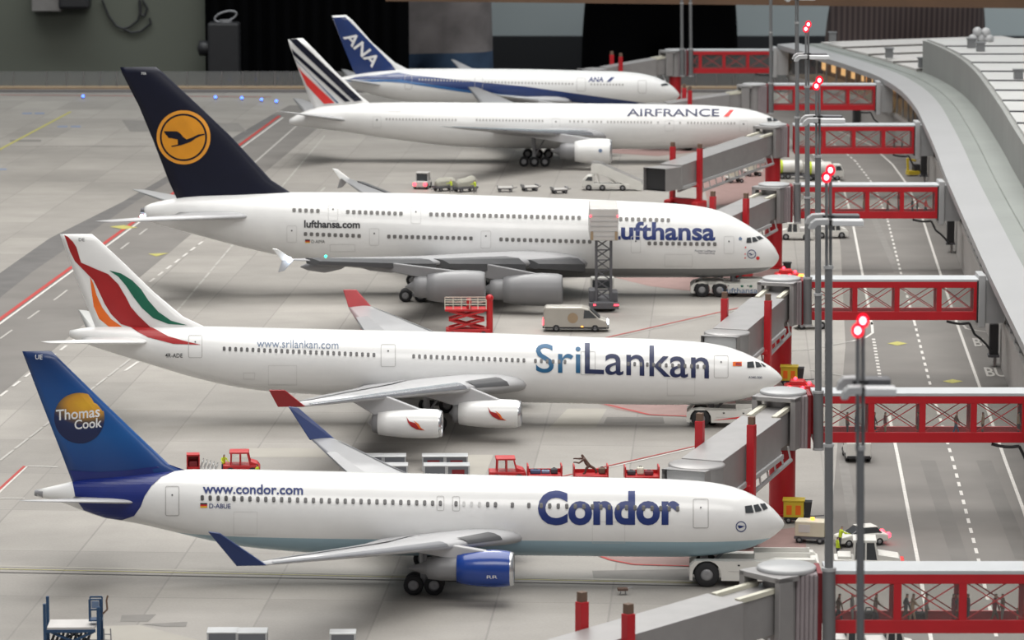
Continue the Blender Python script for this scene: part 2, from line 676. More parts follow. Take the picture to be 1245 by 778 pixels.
# stand safety lines
gpoly('area_pink', [(716, 671), (742, 681), (770, 686.5), (850, 689), (980, 672), (980, 640)], 0.02)
gline('line_red', [(716, 671), (742, 681), (770, 686.5), (850, 689)], 0.3)
gline('line_white', [(700, 670.5), (790, 675)], 0.25, 0.05)
gpoly('area_pink', [(716, 487), (750, 498), (790, 505), (850, 507), (960, 480), (960, 466)], 0.02)
gline('line_red', [(716, 487), (790, 504.5), (850, 507)], 0.35)
gpoly('area_pink', [(745, 337), (790, 348), (830, 353), (870, 356), (960, 340), (950, 325)], 0.02)
gpoly('area_pink', [(845, 190), (862, 250), (920, 250), (935, 200)], 0.02)
gpoly('area_pink', [(650, 178), (740, 186), (800, 190), (870, 182)], 0.018)
gline('line_red', [(620, 594), (870, 537)], 0.2)
gline('line_white', [(620, 596), (870, 539)], 0.2)
gline('line_red', [(700, 419), (905, 373)], 0.25)
gline('line_pale', [(710, 419), (905, 375)], 0.2)
gline('line_pale', [(990, 260), (1030, 250)], 0.25)
# service road
gpoly('asphalt_mid', [(1000, 900), (1010, 640), (1028, 420), (1022, 300), (1014, 240), (985, 190), (940, 150), (905, 138), (905, 126), (1000, 126), (1060, 135), (1100, 155), (1150, 215), (1200, 330), (1290, 560), (1400, 900)], 0.013)
gpoly('asphalt_track', [(1180, 340), (1200, 384), (1236, 470), (1300, 640), (1400, 900), (1330, 900), (1225, 560), (1150, 340)], 0.017)
gline('line_white', [(1134, 790), (1116.7, 686), (1092.5, 560), (1081, 505)], 0.28)
gline('line_white', [(1060, 395), (1050, 341), (1036, 267), (1025, 228), (1005, 200), (985, 185)], 0.28)
gline('line_white', [(1060, 392), (1061, 405), (1052, 411), (1036, 415)], 0.28)
gline('line_pale', [(1036, 415), (985, 425), (940, 428)], 0.22)
gline('line_pale', [(985, 450), (1040, 460), (1078, 474)], 0.22)
gline('line_white', [(1062, 412), (1071, 466)], 0.35, dash=(1.0, 1.0))
gline('line_white', [(1215, 790), (1191, 686), (1158.4, 560), (1133, 476), (1112, 393), (1097, 339), (1079, 267), (1062, 225), (1040, 196), (1010, 172)], 0.26, dash=(1.9, 1.9))
gline('line_white', [(1295, 790), (1245, 622), (1222, 560), (1193, 476), (1163, 392), (1146, 341), (1122, 267), (1104, 226), (1085, 200), (1058, 176), (1020, 160)], 0.28)
gline('line_pale', [(1168, 392), (1175, 400), (1200, 404)], 0.25)
gpoly('patch_grey', [(1066, 332), (1116, 332), (1120, 337), (1068, 337)], 0.03)
gpoly('line_yellow', [(1079, 418), (1091, 415.5), (1103, 418), (1091, 420.5)], 0.05)
gpoly('line_yellow', [(1146, 464), (1158, 461.5), (1171, 464), (1158, 466.5)], 0.05)
for pts in ([(1150, 250), (1185, 330)], [(1128, 560), (1170, 690)], [(1196, 560), (1245, 680)]):
    gline('asphalt_track', pts, 1.3, 0.022)
for pts in ([(1045, 225), (1095, 340)], [(1025, 560), (1038, 640)]):
    gline('patch_grey', pts, 0.8, 0.022)
gline('patch_grey', [(1000, 278), (1140, 278)], 0.7, 0.021)
ground = structure(G.build('ground', GM, None, 0, False))
for s_, x0, x1, y0, y1 in (('BUS', 1182, 1214, 412, 422), ('BUS', 1196, 1232, 447.5, 458.5)):
    bm = text_box(s_, x0, x1, y0, y1, 0.03, 0.015)
    for v in bm.verts:
        v.co.x += (v.co.y - y0) * 0.35
    o = bm_part(bm, 'road_lettering', M['line_pale'], ground, lambda a, b: at(a, b) + Vector((0, 0, 0.05)))

# edge kerb and glass fence behind the model
K = MB()
K.box((0, YB + 1.2, 0.25), (290, 1.6, 0.5))
structure(K.build('kerb', M['bridge_dark']))
K = MB()
K.box((0, YB + 4.5, 0.4), (290, 3.0, 0.8))
structure(K.build('trim_1', M['cloth_tan'], None, 0.1))
fence = thing('glass_fence', 'low clear glass fence with thin grey posts along the far edge of the apron', 'fence', (0, YB + 4.5, 0.8))
f_ = MB()
x_ = -120
fx = [at(px, 108).x for px in (-180, -140, -100, -60, -20, 20, 60, 84, 105, 125, 145, 170, 200, 230, 272, 297, 315, 336, 356, 380, 410, 450, 500, 550, 600, 650, 700, 750, 800, 845, 870, 890, 915, 940, 960)]
for a, b in zip(fx, fx[1:]):
    f_.box(((a + b) / 2, 0, 1.35), (b - a - 0.2, 0.06, 2.5))
    f_.box(((a + b) / 2, 0, 2.65), (b - a, 0.16, 0.12))
f_.build('glass_panel', M['fence_glass'], fence)
for a in fx:
    f_ = MB()
    f_.box((a, 0, 1.35), (0.16, 0.2, 2.7))
    f_.build('post', M['bridge_dark'], fence)
for x_, y_, nm in ((101, 119, 'leftmost of the blue edge lights, apart from the row'), (262, 120, 'blue edge light just right of the navy tail'), (294, 121, 'second blue edge light right of the navy tail'), (318, 123, 'third blue edge light right of the navy tail'), (336, 125, 'blue edge light nearest the striped tail')):
    p = at(x_, y_ + 1)
    t = thing('edge_light', nm, 'light', p, 0, 'blue taxiway edge lights')
    mb = MB()
    mb.lathe((0, 0, 0), (0, 0, 1), [(0, 0.3), (0.15, 0.3), (0.2, 0.15), (0.3, 0.12)], 10)
    mb.build('base', M['dark_grey_metal'], t)
    mb = MB()
    mb.ball((0, 0, 0.45), 0.24)
    mb.build('lens', M['blue_lamp'], t)

# hall behind the model
FZ = -0.86 * 87
mk('hall_wall_green', (0.13, 0.14, 0.112), 0.8, var=0.05, scale=3)
mk('hall_wall_pale', (0.43, 0.48, 0.485), 0.8, var=0.04, scale=3)
mk('hall_dark', (0.022, 0.023, 0.026), 0.8, var=0.1, scale=3)
mk('hall_floor', (0.05, 0.048, 0.045), 0.7)
mk('jumper_grey', (0.26, 0.235, 0.23), 0.9, var=0.25, scale=14)
mk('jeans_blue', (0.05, 0.09, 0.16), 0.9, var=0.25, scale=16)
mk('coat_black', (0.0025, 0.0025, 0.003), 1.0, spec=0.05)
mk('wood_brown', (0.12, 0.062, 0.030), 0.5, var=0.2, scale=8)
Y1 = 800
mb = MB()
mb.box((0, 560, FZ - 3), (700, 900, 6))
structure(mb.build('floor', M['hall_floor']))
mb = MB()
mb.box((-180, Y1 - 55, 90), (250, 8, 340))
structure(mb.build('wall_left', M['hall_wall_green']))
mb = MB()
mb.box((80, Y1 + 60, 100), (560, 8, 350))
structure(mb.build('wall_back', M['hall_wall_pale']))
mb = MB()
mb.box((80, Y1 + 54, -40.5), (560, 3, 75))
structure(mb.build('trim_2', M['hall_dark']))
# dark doorway curtain
c0, c1 = at(253, 60), at(497, 60)
yc = Y1 - 62
kx = lambda px, y: (px - W / 2) / F * (y * CT + HC * ST)
mb = MB()
N = 60
for i in range(N + 1):
    x = lerp(kx(250, yc), kx(497, yc), i / N)
    yy = yc + 1.2 * math.sin(i * 1.5)
    mb.v += [Vector((x, yy, FZ)), Vector((x, yy, 170)), Vector((x, yy + 1.5, FZ)), Vector((x, yy + 1.5, 170))]
for i in range(N):
    b = i * 4
    for f in ((b, b + 4, b + 5, b + 1), (b + 3, b + 7, b + 6, b + 2)):
        mb.f.append(list(f)); mb.mi.append(0); mb.sm.append(True)
tag(mb.build('curtain', M['coat_black']), 'tall black curtain behind the left part of the display', 'curtain')
# black case with a carabiner handle in front of the curtain
yb = Y1 - 72
t = thing('speaker_case', 'black upright case with a metal carry ring, left of the black curtain', 'case', (kx(270, yb), yb, FZ))
zt = lambda py, y: HC - y * math.tan(TH + math.atan((py - HPX / 2) / F))
x0, x1 = kx(254, yb) - kx(270, yb), kx(292, yb) - kx(270, yb)
mb = MB()
mb.box(((x0 + x1) / 2, 0, (zt(27, yb) - FZ) / 2), (x1 - x0, 5, zt(27, yb) - FZ))
mb.build('body', M['black_plastic'], t, 0.4)
mb = MB()
mb.lathe((x0 + 0.3, -1, zt(58, yb) - FZ), (-1, 0, 0), [(0, 1.2), (0.8, 1.5), (2.0, 1.5), (2.4, 0.3)], 16)
mb.build('knob', M['black_plastic'], t)
mb = MB()
cx, cz = kx(275, yb) - kx(270, yb), zt(20, yb) - FZ
pts = [(cx + 2.1 * math.cos(a) + 0.3 * math.sin(a), 0, cz + 1.0 * math.sin(a) + 0.35 * math.cos(a)) for a in [2 * math.pi * i / 20 for i in range(21)]]
mb.path(pts, 0.22)
mb.tube((cx, 0, cz - 1.2), (cx, 0, cz - 0.6), 1.2)
mb.build('carry_ring', M['hub_grey'], t)
# grey wall box with hanging cables
yw = Y1 - 60
t = thing('wall_box', 'grey electrical box on the green wall with dark cables looping below', 'electrical box', (kx(95, yw), yw, zt(0, yw)))
mb = MB()
r_ = lambda px, py: (kx(px, yw) - kx(95, yw), zt(py, yw) - zt(0, yw))
a, b = r_(42, 13), r_(78, -30)
mb.slab([(a[0], -3), (b[0], -3), (b[0], 1.2), (a[0], 1.2)], a[1], b[1])
mb.build('box', M['cloth_grey'], t, 0.2)
mb = MB()
a, b = r_(75, 10), r_(112, -40)
mb.slab([(a[0], -4), (b[0], -4), (b[0], 1.2), (a[0], 1.2)], a[1], b[1])
mb.build('socket', M['black_plastic'], t, 0.6)
for P_ in ([(125, 0), (133, 20), (142, 32), (150, 35), (158, 33), (168, 25), (171, 16), (170, 0)], [(171, 0), (172, 18), (176, 20), (180, 10), (174, 0)], [(150, 35), (160, 40), (172, 38), (184, 28), (182, 22)]):
    mb = MB()
    mb.path([(r_(*p)[0], 0.6, r_(*p)[1]) for p in P_], 0.22)
    mb.build('cable', M['black_plastic'], t)
# wooden hand rail in front of the visitors
yr = YB + 16
t = thing('handrail', 'brown wooden handrail across the top right in front of the visitors', 'handrail', (kx(930, yr), yr, FZ))
mb = MB()
xa, xb = kx(470, yr) - kx(930, yr), kx(1300, yr) - kx(930, yr)
sl = 0.0075
mb.loft([[(x, y, zt(py, yr) - FZ + z) for y, z in ((-3, 0.2), (-2.6, 3.4), (-1.6, 4.2), (1.6, 4.2), (2.6, 3.4), (3, 0.2))] for x, py in ((xa, 1.5), (kx(622, yr) - kx(930, yr), 3), (kx(940, yr) - kx(930, yr), 6.5), (xb, 11))])
mb.build('rail', M['wood_brown'], t)
for x in (xb - 1,):
    mb = MB()
    mb.box((x, 0.5, (zt(3, yr) - FZ) / 2), (3, 3, zt(3, yr) - FZ))
    mb.build('post', M['wood_brown'], t)

# ------------------------------------------------------------------ terminal
def catmull(p, n=6):
    out = []
    q = [p[0] * 2 - p[1]] + p + [p[-1] * 2 - p[-2]]
    for i in range(1, len(q) - 2):
        for j in range(n):
            t = j / n
            a, b, c, d = q[i - 1:i + 3]
            out.append(0.5 * (2 * b + (c - a) * t + (2 * a - 5 * b + 4 * c - d) * t * t + (3 * b - a - 3 * c + d) * t ** 3))
    out.append(p[-1])
    return out


HB = 10.8
raw = [at(x, y, HB) for x, y in [(945, 54), (966, 60), (1013, 73.5), (1043, 83.5), (1070, 94), (1094, 109), (1111, 127), (1122, 147), (1136, 178), (1147, 207), (1159, 236), (1180, 283), (1200, 327), (1221, 371), (1246, 422), (1276, 485), (1330, 600), (1400, 750)]]
tp = catmull([Vector((p.x, p.y, 0)) for p in raw], 5)
# even spacing of 3 m
ev = [tp[0]]
acc = 0
for a, b in zip(tp, tp[1:]):
    L = (b - a).length
    while acc + L >= 3.0:
        t = (3.0 - acc) / L
        a = a + (b - a) * t
        ev.append(a)
        L = (b - a).length
        acc = 0
    acc += L
tp = ev
nr = []
for i in range(len(tp)):
    d = (tp[min(i + 2, len(tp) - 1)] - tp[max(i - 2, 0)]).normalized()
    nr.append(Vector((-d.y, d.x, 0)))
if nr[len(nr) // 2].x < 0:
    nr = [-v for v in nr]


def tpt(i, off, z):
    p = tp[i] + nr[i] * off
    return Vector((p.x, p.y, z))


def sweep(mb, prof, i0=0, i1=None, cl=True):
    """prof: (offset, z) closed profile swept along the terminal's line"""
    i1 = len(tp) - 1 if i1 is None else i1
    return mb.loft([[tpt(i, o, z) for o, z in prof] for i in range(i0, i1 + 1)])


T0 = Vector((tp[len(tp) // 2].x, tp[len(tp) // 2].y, 0)) + nr[len(tp) // 2] * 10
term = thing('terminal_building', 'long curved grey terminal building with stepped roof along the right side', 'terminal', T0)


def tb(mb, name, m, parent=None, bevel=0):
    o = mb.build(name, m, parent or term, bevel)
    if parent is None:
        o.location = -T0 * S
    return o


NT = len(tp)
isp = min(range(NT), key=lambda i: (tpt(i, 8.3, 0) - at(1134, 89, HB) * 1.0).xy.length)
mk('facade_wall', (0.40, 0.385, 0.37), 0.6, var=0.06, scale=12)
mk('roof_edge_grey', (0.345, 0.345, 0.35), 0.5, 0.0, var=0.03, scale=8)
mk('channel_grey', (0.235, 0.25, 0.235), 0.6, var=0.06, scale=10)
mk('tier_wall', (0.27, 0.275, 0.265), 0.6, var=0.06, scale=10)
mk('louvre_white', (0.50, 0.50, 0.49), 0.5, var=0.04, scale=10)
mk('interior_warm', (0.42, 0.30, 0.19), 0.7, var=0.3, scale=25)
tb(sweep(MB(), [(2.0, 0), (2.0, 5.2), (2.5, 5.2), (2.5, 0)]), 'lower_wall', M['facade_wall'])
tb(sweep(MB(), [(1.7, 5.0), (1.7, 5.6), (9, 5.6), (9, 5.0)]), 'gallery_floor', M['facade_wall'])
tb(sweep(MB(), [(8.2, 0), (8.2, 10.4), (9.0, 10.4), (9.0, 0)]), 'inner_wall', M['interior_warm'])
tb(sweep(MB(), [(0, 10.0), (0, HB), (0.25, HB + 0.05), (3.4, HB + 0.25), (3.5, HB + 0.25), (3.5, 10.0)]), 'roof_edge', M['roof_edge_grey'])
tb(sweep(MB(), [(3.5, 10.0), (3.5, HB - 0.15), (5.6, HB - 0.1), (5.7, HB + 0.05), (8.3, HB + 0.1), (8.3, 10.0)], 0), 'roof_channel', M['channel_grey'])
g_ = MB()
sweep(g_, [(2.02, 5.6), (2.02, 10.0), (2.1, 10.0), (2.1, 5.6)])
gl_o = tb(g_, 'glazing', M['pane_smoke'])
for i in range(0, NT, 2):
    p = tpt(i, 1.95, 7.8)
    mb = MB()
    mb.box(p, (0.25, 0.25, 4.5))
    tb(mb, 'mullion', M['roof_edge_grey'])
for i in range(0, isp + 6, 2):
    mb = MB()
    p = tpt(i, 5.5, 9.6)
    mb.box(p, (1.6, 0.6, 0.2))
    tb(mb, 'gallery_lamp', M['warm_lamp'])
    mb = MB()
    a_, b_ = tpt(i, 8.0, 7.9), tpt(min(i + 1, NT - 1), 8.0, 7.9)
    mb.bar(a_, lerp(a_, b_, 0.8), 0.1, 3.0)
    tb(mb, 'lit_window', M['lit_warm'])
# upper storey
i2 = isp
tb(sweep(MB(), [(8.3, 9), (8.3, 15.8), (9.0, 15.8), (9.0, 9)], i2), 'upper_wall', M['tier_wall'])
mb = MB()
q0, q1 = tpt(i2, 8.3, 0), tpt(i2, 40, 0)
mb.bar((q0.x, q0.y, 13.2), (q1.x, q1.y, 13.2), 0.5, 5.2)
tb(mb, 'end_wall', M['tier_wall'])
mb = MB()
sweep(mb, [(9.0, 14.6), (9.0, 15.6), (44, 15.8), (44, 14.6)], i2)
tb(mb, 'upper_roof', M['bridge_dark'])
LV = 5
for i in range(i2, NT - 1 - LV, LV):
    mb = MB()
    A, B = [], []
    for o in (8.9, 20, 32, 44):
        a, b = tpt(i, o, 0), tpt(i + LV, o, 0)
        A.append(lerp(a, b, 0.01)); B.append(lerp(a, b, 0.965))
    for j in range(3):
        f = [A[j], A[j + 1], B[j + 1], B[j]]
        mb.add([Vector((v.x, v.y, 15.5)) for v in f] + [Vector((v.x, v.y, 16.05 + (0.18 if k >= 2 else 0))) for k, v in enumerate(f)], [(3, 2, 1, 0), (4, 5, 6, 7), (0, 1, 5, 4), (1, 2, 6, 5), (2, 3, 7, 6), (3, 0, 4, 7)])
    tb(mb, 'roof_louvre', M['louvre_white'])
    mb = MB()
    for j in range(3):
        p, q = B[j] + (B[j] - A[j]).normalized() * 0.1, B[j + 1] + (B[j + 1] - A[j + 1]).normalized() * 0.1
        mb.bar((p.x, p.y, 16.08), (q.x, q.y, 16.08), 0.2, 0.2)
    tb(mb, 'louvre_slot', M['dark_grey_metal'])
# low slatted roof at the far end
mb = MB()
sweep(mb, [(8.2, 10), (8.2, 10.9), (40, 11.4), (40, 10)], 0, i2)
tb(mb, 'far_roof', M['bridge_dark'])
for i in range(0, i2 - LV + 1, LV):
    mb = MB()
    A, B = [], []
    for o, z in ((7.6, 0), (22, 0.3), (40, 0.6)):
        a, b = tpt(i, o, z), tpt(i + LV, o, z)
        A.append(lerp(a, b, 0.04)); B.append(lerp(a, b, 0.92))
    for j in range(2):
        f = [A[j], A[j + 1], B[j + 1], B[j]]
        mb.add([v + Vector((0, 0, 10.9)) for v in f] + [v + Vector((0, 0, 11.15 + (.18 if k >= 2 else 0))) for k, v in enumerate(f)], [(3, 2, 1, 0), (4, 5, 6, 7), (0, 1, 5, 4), (1, 2, 6, 5), (2, 3, 7, 6), (3, 0, 4, 7)])
    tb(mb, 'roof_louvre', M['box_grey'])
    mb = MB()
    for j in range(2):
        p, q = B[j] + (B[j] - A[j]).normalized() * 0.1, B[j + 1] + (B[j + 1] - A[j + 1]).normalized() * 0.1
        mb.bar((p.x, p.y, 11.2 + p.z), (q.x, q.y, 11.2 + q.z), 0.2, 0.2)
    tb(mb, 'louvre_slot', M['patch_grey'])
for px, py, h in ((1012, 46, 11.6), (1081, 66, 11.5), (1121, 78, 11.5), (1181, 55, 16), (1192, 60, 16), (1238, 94, 16)):
    p = at(px, py + 4, h)
    mb = MB()
    mb.box(p + Vector((0, 0, 0.7)), (1.2, 1.2, 1.4))
    mb.box(p + Vector((0, 0, 1.5)), (1.5, 1.5, 0.2))
    tb(mb, 'roof_vent', M['mast_grey'], None, 0.05)
p = at(1193, 52, 16)
mb = MB()
for dx, dy, dz in ((-1.3, 0, 0.6), (0, 0.3, 0.7), (1.2, 0, 0.6), (-0.6, 0.2, 1.7), (0.7, 0.2, 1.6)):
    mb.ball(p + Vector((dx, dy, dz)), 0.75, 10)
tb(mb, 'air_cooler', M['bridge_light'])
for px, py, h in ((1190.5, 128, 5.0), (1238.5, 212, 4.6)):
    p = at(px, py, HB)
    mb = MB()
    mb.box(p + Vector((0, 0, h / 2)), (0.5, 0.5, h))
    tb(mb, 'drain_pipe', M['dark_grey_metal'])

# black lockers / lamp boxes on the terminal wall
for (px, py, h, lab) in ((1215, 433, 1.2, 'black upright display box on the terminal wall beside the lane lettering'), (1160, 293, 1.2, 'black upright display box on the terminal wall, second from the front'), (1122, 211, 1.2, 'black upright display box beside yellow fittings on the terminal wall'), (1097, 152, 1.2, 'black upright display box on the terminal wall, farthest to the back')):
    p = at(px, py, h)
    # stand it against the wall
    i = min(range(NT), key=lambda k: abs(tpt(k, 1.6, 0).y - p.y))
    w_ = tpt(i, 1.55, 0)
    rz = math.atan2(nr[i].y, nr[i].x)
    t = thing('display_box', lab, 'display box', (w_.x, w_.y, 0), rz, 'black boxes along the terminal wall')
    mb = MB()
    mb.box((-0.25, 0, h + 1.55), (0.9, 1.3, 3.1))
    mb.build('body', M['black_plastic'], t, 0.08)
    mb = MB()
    mb.box((-0.25, 0, h - 0.1), (1.1, 1.5, 0.25))
    mb.build('foot', M['dark_grey_metal'], t)
    mb = MB()
    mb.box((-0.1, 0, h / 2 - 0.1), (0.3, 0.5, h - 0.2))
    mb.build('bracket', M['facade_wall'], t)

# ------------------------------------------------------------------ people of the model
def body(name, joints, edges, mats, cuts, sub=2, planes=()):
    """one continuous skinned figure; joints: name -> (x, y, z, r); cuts pick the clothes"""
    bm = bmesh.new()
    sk = bm.verts.layers.skin.verify()
    vs = {}
    for k, (x, y, z, r) in joints.items():
        v = bm.verts.new(Vector((x, y, z)) * S)
        v[sk].radius = (r * S, r * S)
        vs[k] = v
    vs['pelvis'][sk].use_root = True
    for a, b in edges:
        bm.edges.new((vs[a], vs[b]))
    me = bpy.data.meshes.new(name)
    bm.to_mesh(me)
    bm.free()
    o = bpy.data.objects.new(name, me)
    col.objects.link(o)
    s_ = o.modifiers.new('skin', 'SKIN')
    s_.use_smooth_shade = True
    u_ = o.modifiers.new('sub', 'SUBSURF')
    u_.levels = u_.render_levels = sub
    dg = bpy.context.evaluated_depsgraph_get()
    dg.update()
    m2 = bpy.data.meshes.new_from_object(o.evaluated_get(dg))
    bpy.data.objects.remove(o)
    bm = bmesh.new()
    bm.from_mesh(m2)
    for z in planes:
        bmesh.ops.bisect_plane(bm, geom=bm.verts[:] + bm.edges[:] + bm.faces[:], plane_co=(0, 0, z * S), plane_no=(0, 0, 1), dist=1e-7)
    bm.to_mesh(m2)
    bm.free()
    for m in mats:
        m2.materials.append(m)
    for p in m2.polygons:
        c = p.center / S
        p.material_index = cuts(c)
        p.use_smooth = True
    return m2


E_ = [('pelvis', 'belly'), ('belly', 'chest'), ('chest', 'neck'), ('neck', 'head'), ('head', 'crown'),
      ('chest', 'shl'), ('shl', 'ell'), ('ell', 'wrl'), ('wrl', 'hal'), ('chest', 'shr'), ('shr', 'elr'), ('elr', 'wrr'), ('wrr', 'har'),
      ('pelvis', 'hil'), ('hil', 'knl'), ('knl', 'anl'), ('anl', 'tol'), ('pelvis', 'hir'), ('hir', 'knr'), ('knr', 'anr'), ('anr', 'tor')]


def human(stride=0.0, arm=0.15, lean=0.0, reach=0.0, k=1.0):
    """facing +x, 1.76 m tall"""
    J = dict(pelvis=(0, 0, 0.94, 0.125), belly=(lean * .25, 0, 1.12, 0.125), chest=(lean * .6, 0, 1.33, 0.135), neck=(lean * .8, 0, 1.51, 0.055), head=(lean * .9 + .02, 0, 1.62, 0.088), crown=(lean + .01, 0, 1.71, 0.072))
    for s, n in ((1, 'l'), (-1, 'r')):
        J['sh' + n] = (lean * .65, s * 0.19, 1.42, 0.062)
        J['el' + n] = (lean * .6 - s * arm * .5 + reach * .18, s * 0.25, 1.15 + reach * .05, 0.048)
        J['wr' + n] = (lean * .6 - s * arm * .3 + .1 + reach * .42, s * 0.24, 0.92 + reach * .25, 0.036)
        J['ha' + n] = (lean * .6 - s * arm * .2 + .13 + reach * .5, s * 0.23, 0.83 + reach * .3, 0.032)
        J['hi' + n] = (0, s * 0.095, 0.88, 0.095)
        J['kn' + n] = (s * stride * .45 + .03, s * 0.10, 0.49, 0.066)
        J['an' + n] = (s * stride - abs(stride) * .1, s * 0.10, 0.09, 0.045)
        J['to' + n] = (s * stride - abs(stride) * .1 + .15, s * 0.11, 0.045, 0.038)
    return {a: (x * k, y * k, z * k, r * k) for a, (x, y, z, r) in J.items()}


def cutter(k=1.0, coat=0.93, sleeves=True):
    def f(c):
        z = c.z / k
        if z > 1.66 or (z > 1.58 and c.x < 0.0):
            return 3
        if z > 1.5:
            return 0
        if abs(c.y) > 0.2 * k and z < 0.9:
            return 0
        if z < 0.08:
            return 3
        return 1 if z > coat else 2
    return f


PM = [M['skin'], M['cloth_dark'], M['cloth_dark'], M['hair_dark']]
POSE = [body('standing', human(0.02, 0.05), E_, PM, cutter(), 2, (.93, 1.5, 1.66)), body('walking', human(0.30, 0.25, 0.06), E_, PM, cutter(1, 0.9), 2, (.9, 1.5, 1.66)),
        body('stepping', human(-0.2, 0.2, 0.05, 0.5), E_, PM, cutter(1, 0.75), 2, (.75, 1.5, 1.66)), body('reaching', human(0.12, 0.05, 0.16, 1.0), E_, PM, cutter())]
TOP = ['cloth_dark', 'cloth_brown', 'cloth_grey', 'cloth_tan', 'cloth_wine', 'cloth_blue', 'hi_vis']


def person(loc, rz, pose, top, trousers, label, group=None, k=1.0, hair='hair_dark'):
    o = bpy.data.objects.new('person', POSE[pose])
    col.objects.link(o)
    o.location = Vector(loc) * S
    o.rotation_euler = (0, 0, rz)
    o.scale = (k, k, k)
    for i, m in enumerate(('skin', top, trousers, hair)):
        o.material_slots[i].link = 'OBJECT'
        o.material_slots[i].material = M[m]
    return tag(o, label, 'person', group)


# ------------------------------------------------------------------ red glazed link corridors and jet bridges
BAY = 4.07


def finger(xl, xr, gy, label, post=None):
    o = at(xl, gy)
    L = (xr - xl) / F * ((Vector((0, o.y, 0))).y * CT + (HC - 7) * ST)
    def edge(off):
        best = 1e9
        for yy in (-0.5, 0.5, 1.5, 2.5, 3.2):
            for k in range(NT - 1):
                p, q = tpt(k, off, 0), tpt(k + 1, off, 0)
                if (p.y - o.y - yy) * (q.y - o.y - yy) <= 0 and p.y != q.y:
                    best = min(best, p.x + (q.x - p.x) * (o.y + yy - p.y) / (q.y - p.y) - o.x)
        return best
    wall, lip = edge(1.7), edge(-0.1)
    L = min(L, lip - 0.75)
    kk = F / (o.y * CT + (HC - 8) * ST)
    xp = L - 0.25 if post is None else (post - W / 2) / kk - o.x
    t = thing('link_corridor', label, 'walkway', o, 0, 'red glazed link corridors')
    Wd, z0, z1 = 2.6, 6.0, 9.75
    mb = MB()
    mb.box((L / 2, Wd / 2, z0 + 0.12), (L, Wd, 0.24))
    mb.build('corridor_floor', M['bridge_grey'], t)
    mb = MB()
    mb.box((L / 2, Wd / 2, z1 + 0.12), (L + 0.2, Wd + 0.25, 0.26))
    mb.build('corridor_roof', M['roof_white'], t, 0.05)
    for y, nm in ((0.0, 'front_frame'), (Wd, 'rear_frame')):
        mb = MB()
        mb.box((L / 2, y, z0 + 0.42), (L, 0.22, 0.84))
        mb.box((L / 2, y, z1 - 0.3), (L, 0.22, 0.6))
        ps = [xp + k * BAY for k in range(-9, 9) if 0.3 < xp + k * BAY < L - 0.3]
        ps = [0.2] + [q for q in ps if q > 0.9] + [L - 0.2]
        for x in ps:
            mb.box((x, y, (z0 + z1) / 2), (0.5, 0.2, z1 - z0))
        fr = mb.build(nm, M['bridge_red'], t, 0.03)
        yy = y + (0.12 if y == 0 else -0.12)
        for a, b in zip(ps, ps[1:]):
            a, b = a + 0.25, b - 0.25
            if b - a < 0.5:
                continue
            mb = MB()
            zl, zh = z0 + 0.86, z1 - 0.6
            mb.bar((a, yy, zl), (b, yy, zh), 0.075)
            mb.bar((a, yy + 0.06, zh), (b, yy + 0.06, zl), 0.075)
            mb.build('cross_brace', M['bridge_red'], fr)
            mb = MB()
            mb.box(((a + b) / 2, y, (zl + zh) / 2), (b - a, 0.04, zh - zl))
            mb.build('window_pane', M['pane'], fr)
    if True:
        mb = MB()
        mb.box((L + 0.35, Wd / 2, 7.85), (0.7, Wd + 0.7, 5.1))
        po_ = mb.build('end_portal', M['bridge_light'], t, 0.08)
        mb = MB()
        mb.box(((L + 0.6 + wall) / 2, Wd / 2, 7.8), (wall - L - 0.6, Wd + 0.2, 4.2))
        mb.build('end_passage', M['bridge_light'], po_)
        mb = MB()
        mb.box((L + 0.0, Wd / 2, 7.8), (0.3, Wd + 0.45, 4.1))
        mb.build('end_seal', M['black_plastic'], t)
        mb = MB()
        mb.path([(L - 3 + i * 0.55, 0.2, 5.85 - 0.25 * math.sin(i * 0.6) - (0.05 * i * i if i > 4 else 0)) for i in range(9)], 0.13)
        mb.build('cable', M['black_plastic'], t)
    return t, o, L


FG = {}
for key, xl, xr, gy, lab, end in (
        (1, 1003, 1420, 883.5, 'red glazed link corridor in the foreground, full of passengers', 1091),
        (2, 988, 1300, 628, 'red glazed link corridor second from the front, crossing behind the blurred lamp mast', 1121.5),
        (3, 979, 1191, 463.5, 'empty red glazed link corridor third from the front, with hanging black cable', 1090.5),
        (4, 966, 1143, 327, 'red glazed link corridor fourth from the front, level with the double-deck nose', None),
        (5, 965, 1117, 240, 'red glazed link corridor fifth from the front, above the yellow fittings', None),
        (6, 936, 1073, 181.4, 'red glazed link corridor second from the back', None),
        (7, 836, 961, 131.5, 'red glazed link corridor at the very back', None)):
    FG[key] = finger(xl, xr, gy, lab, end)


